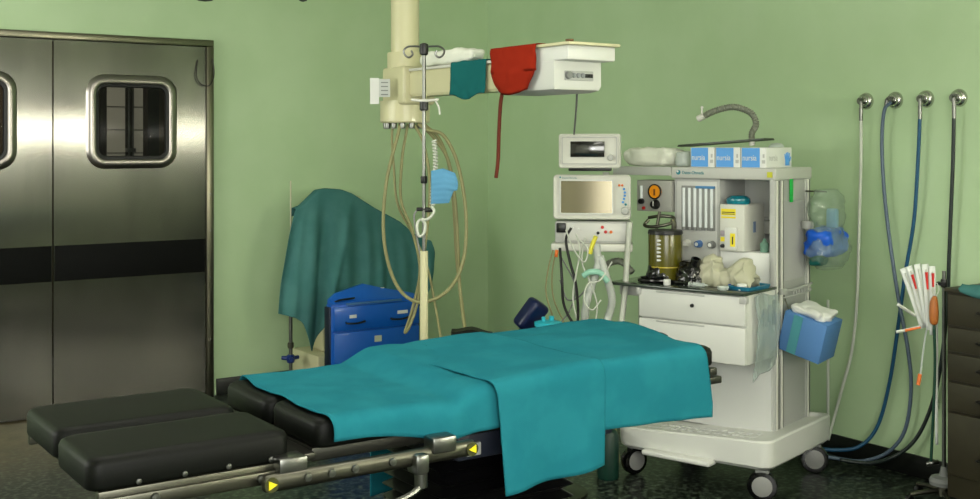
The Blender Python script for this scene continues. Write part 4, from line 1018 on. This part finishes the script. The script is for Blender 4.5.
# ------------------------------------------------------------------ wall gas outlets and their hoses
SK = [(866.6, 101.2), (895.8, 100.2), (926.5, 99), (959.4, 97.9)]
hn = ['white', 'grey', 'blue', 'black']
ordn = ['leftmost of the four, with the white hose', 'second of the four, with the grey hose', 'third of the four, with the blue hose', 'rightmost of the four, with the black hose']
for i, (px, py) in enumerate(SK):
    p = onp(px, py, x=0)
    t = thing('wall_gas_outlet', 'round chrome wall gas outlet, '+ordn[i], 'gas outlet', p, 0, 'chrome gas outlets on the right wall')
    MB().lathe([(.040, 0), (.040, -.006), (.036, -.016), (.028, -.022), (.026, -.03), (.022, -.034), (.001, -.036)], (0, 0, 0), 'x', 32).build('flange', mat('satin_chrome', (190, 190, 184), .24, 1), t)
    m = MB(); m.rod((-.03, 0, 0), (-.052, 0, 0), .017); m.rod((-.05, 0, 0), (-.058, 0, 0), .012); m.build('coupling', chrome, t)
    m = MB()
    q = onp((861, 886, 920, 954)[i], py+(9 if i != 1 else 6), x=-.055)-p
    if i != 1: m.tube([(-.05, 0, 0), (-.055, q.y*.7, 0), (-.055, q.y, q.z*.3), q], .008); m.rod(q+V((0, 0, .01)), q-V((0, 0, .05)), .0095)
    else: m.tube([(-.05, 0, 0), (-.055, q.y*.6, .0), q], .009)
    m.build('elbow', chrome, t)
def wp(px, py, x=-.055): return onp(px, py, x=x)
HW = [
 ('white_hose', [(861, 112, -.055), (861, 160, -.055), (859, 230, -.05), (857, 300, -.05), (852, 350, -.05), (843, 385, -.05), (834, 418, -.06), (828, 440, -.12)], .0075, hosew, 'white hose from the leftmost wall outlet'),
 ('grey_hose', [(891, 102, -.055), (884, 112, -.055), (882, 150, -.05), (886, 210, -.05), (897, 290, -.05), (908, 350, -.05), (911, 390, -.05), (905, 430, -.05), (888, 452, -.06), (862, 461, -.12), (835, 458, -.2), (800, 452, -.3)], .0085, mat('grey_blue_hose', (84, 100, 118), .45), 'grey blue hose from the second wall outlet'),
 ('blue_hose', [(920, 115, -.055), (918, 160, -.05), (914, 220, -.045), (905, 275, -.04), (899, 320, -.04), (890, 380, -.04), (878, 425, -.05), (860, 446, -.1), (835, 450, -.18), (805, 446, -.28)], .0085, mat('blue_hose', (18, 76, 110), .45), 'blue hose from the third wall outlet'),
 ('black_hose', [(954, 112, -.055), (953, 160, -.05), (951, 210, -.045), (949, 260, -.04), (947, 310, -.03), (940, 370, -.03), (930, 410, -.04), (915, 440, -.06), (895, 456, -.1), (870, 463, -.2), (840, 460, -.3)], .0085, mat('black_hose', (26, 36, 34), .4), 'black hose from the rightmost wall outlet'),
]
for nm, p, r, m_, lb in HW:
    P = [wp(*q) for q in p]
    for q in P: q.z = max(q.z, r+.001)
    tag(MB().tube(P, r, 10, 8).build(nm, m_, smooth=180), lb, 'hose', 'hoses from the wall outlets')
# thin white pipe at wall behind the machine
P = [onp(828, y_, x=-.10) for y_ in (300, 440)]
tag(MB().rod(P[0], P[1], .007).build('thin_white_tube', hosew), 'thin straight white tube between machine and right wall', 'tube')

# ------------------------------------------------------------------ right drip stand and packs
RP = at(944, 380, 4.88)
t = thing('drip_stand', 'chrome drip stand beside the brown drawer cabinet at the right edge', 'drip stand', (RP.x, RP.y, 0))
MB().rod((0, 0, .09), (0, 0, .985), .0085).build('pole', chrome, t)
MB().lathe([(.058, .085), (.06, .10), (.052, .115), (.02, .122), (.012, .16)], n=28).build('hub', greym, t)
MB().rod((0, 0, .04), (0, 0, .09), .03).build('hub_stem', steel, t)
for k in range(5):
    a = k*2*PI/5+.1; MB().tube([(0, 0, .06), (math.cos(a)*.08, math.sin(a)*.08, .055), (math.cos(a)*.15, math.sin(a)*.15, .045)], .011).build('leg', steel, t)
    MB().lathe([(.001, -.010), (.021, -.009), (.021, .009), (.001, .010)], (math.cos(a)*.15, math.sin(a)*.15, .022), 'y', 14).build('caster', rubber, t)
m = MB(); m.rod(V((0, 0, .93)), RIGHT*-.05+UP*.93, .006); m.lathe([(.012, .915), (.014, .92), (.014, .945), (.012, .95)]); m.rod(RIGHT*-.015+UP*.93-FWD*.02, RIGHT*-.015+UP*.93+FWD*.02, .009); m.build('clamp', blackp, t)
# tall thin black hose above the pole top is the rightmost gas hose
def pack(pa, pb, w_, label, col_, Z=4.74, tip=None):
    a, b_ = at(*pa, Z), at(*pb, Z); d = (b_-a).normalized(); sd = d.cross(FWD).normalized()
    t = thing('catheter_pack', label, 'catheter pack', a, 0, 'catheter packs clipped to the right drip stand')
    L_ = (b_-a).length
    m = MB(); m.grid(lambda u, v: d*(u*L_)+sd*((v-.5)*w_)-FWD*(.003*math.sin(v*PI)+.003*math.sin(u*5)), 10, 6); m.build('sleeve', mat('pack_film', (226, 230, 226), .3, alpha=.85), t, smooth=180, solid=.0015)
    m = MB(); m.rod(d*(L_*.08)-FWD*.007, d*(L_*.92)-FWD*.007, .003, .003, 8); m.build('tube', hosew, t)
    if tip: m = MB(); m.rod(d*(L_*tip[0])-FWD*.009, d*(L_*tip[1])-FWD*.009, .006, .004, 8); m.build('coloured_end', col_, t)
PK = [((903, 268), (924, 328), .030, redp, 4.76, None, 'leftmost leaning pack with a white tube'), ((909, 266), (925, 322), .026, redp, 4.75, (.15, .4), 'leaning pack with a red end, second from left'),
      ((917, 264), (928, 326), .028, redp, 4.74, None, 'pale pack in the middle of the fan'), ((925, 264), (930, 330), .028, redp, 4.73, (.12, .38), 'pack with a red end, left of the pole'),
      ((932, 266), (933, 335), .026, redp, 4.72, (.1, .3), 'upright pack with a red end touching the pole'), ((936, 300), (937, 445), .012, hosew, 4.765, None, 'long narrow pack hanging beside the pole'),
      ((897, 304), (916, 316), .012, orange, 4.75, None, 'short white pack sticking out to the left'), ((896, 332), (920, 327), .012, orange, 4.74, (.35, .98), 'short pack with an orange end sticking out to the left')]
for pa, pb, w_, cc, Z, tip, lb in PK: pack(pa, pb, w_, lb, cc, Z, tip)
hose('suction_tube', [(928, 322, 4.75), (924, 345, 4.75), (921, 370, 4.75), (919, 384, 4.75)], .004, clearg, 'thin clear tube dangling below the packs', 'tube')
hose('orange_bulb', [(920, 374, 4.75), (919, 380, 4.75), (918, 385, 4.75)], .008, orange, 'small orange bulb on the dangling clear tube', 'bulb')
hose('amber_bulb', [(935, 296, 4.70), (934, 303, 4.70), (934, 314, 4.70), (934, 322, 4.70), (934, 325, 4.70)], .016, mat('amber_rubber', (170, 100, 44), .45), 'amber rubber bulb hanging from the clamp of the right drip stand', 'bulb', rad=lambda t: .006+.013*math.sin(t*PI)**.7)
hose('bulb_string', [(936, 283, 4.72), (932, 290, 4.71), (935, 297, 4.70), (939, 290, 4.71), (937, 283, 4.72)], .0022, hosew, 'white string loop holding the amber bulb', 'string')
hose('green_tube', [(934, 325, 4.70), (935, 360, 4.71), (934, 400, 4.72), (932, 440, 4.74), (931, 462, 4.75)], .006, mat('dark_green_tube', (20, 60, 44), .4), 'dark green tube hanging from the amber bulb', 'tube')
hose('tube_fitting', [(927, 464, 4.76), (932, 463, 4.75), (938, 462, 4.76)], .010, chrome, 'chrome fitting at the lower end of the dark green tube', 'fitting')

# ------------------------------------------------------------------ brown drawer cabinet
cb = thing('drawer_cabinet', 'dark brown drawer cabinet at the right edge of the photo', 'cabinet', (-.24, -4.42, 0))
cx0, cx1, cy0, cy1 = -.20, .20, -.50, .508
m = MB(); m.box(cx0, cx1, cy0, cy1, .10, .925, .004); m.build('carcass', brown, cb)
m = MB(); m.box(cx0-.015, cx1+.01, cy0-.01, cy1+.005, .925, .942, .004); m.build('top', brown, cb)
zz = [.922, .790, .685, .570, .448, .190]
for a, b_ in zip(zz, zz[1:]):
    m = MB(); m.box(cx0-.018, cx0, cy0+.004, cy1-.012, b_+.005, a-.004, .004); d = m.build('drawer', brown, cb)
    zc_ = (a+b_)/2 if a-b_ < .2 else a-.17
    m = MB(); m.tube([(cx0-.018, .36, zc_), (cx0-.034, .35, zc_), (cx0-.036, .26, zc_), (cx0-.034, .17, zc_), (cx0-.018, .16, zc_)], .005); m.build('handle', blackp, d)
MB().box(cx0+.02, cx1, cy0+.02, cy1-.02, 0, .10).build('plinth', blackp, cb)
def tcl(u, v):
    x = cx0-.03+.40*v; y = cy1-.075-.42*u+.02*math.sin(v*7)
    z = .945+.030*max(0, nz((x, y, 0), 7))+.010*abs(nz((x, y, 2), 22))+.02*sm(0, .3, u)
    if v < .06: z = .945-.03*(1-v/.06)*abs(math.sin(u*5+.4)); x = cx0-.028
    return V((x-.24, y-4.42, z))
tag(cloth('crumpled_cloth', tcl, 40, 34, teal_d), 'crumpled teal cloth on top of the brown drawer cabinet', 'cloth')

# ------------------------------------------------------------------ surgical lamp whose underside just enters the frame at the top
SL = at(254, -22, 4.2)
sl = thing('surgical_lamp', 'ceiling surgical lamp whose two dark knobs just enter the top edge', 'surgical lamp', (SL.x, SL.y, CEIL))
zl = SL.z-CEIL
m = MB(); m.lathe([(.001, zl+.10), (.12, zl+.09), (.26, zl+.04), (.28, zl+.01), (.27, zl), (.001, zl)], n=40); m.build('lamp_head', whitew, sl)
m = MB(); m.rod((0, 0, zl+.09), (0, 0, 0), .03); m.build('ceiling_rod', whitew, sl)
for s, r in ((-1, .035), (1, .018)):
    m = MB(); c = RIGHT*(s*.178); zb = (144-(1.6 if s < 0 else 1.9))/FPX*4.2+1.52-CEIL
    m.lathe([(r*.6, zl), (r, zl-.02), (r, zb+.02), (r*.75, zb+.004), (.001, zb)], c, 'z', 20); m.build('knob', mat('dark_knob', (36, 52, 36), .5), sl)
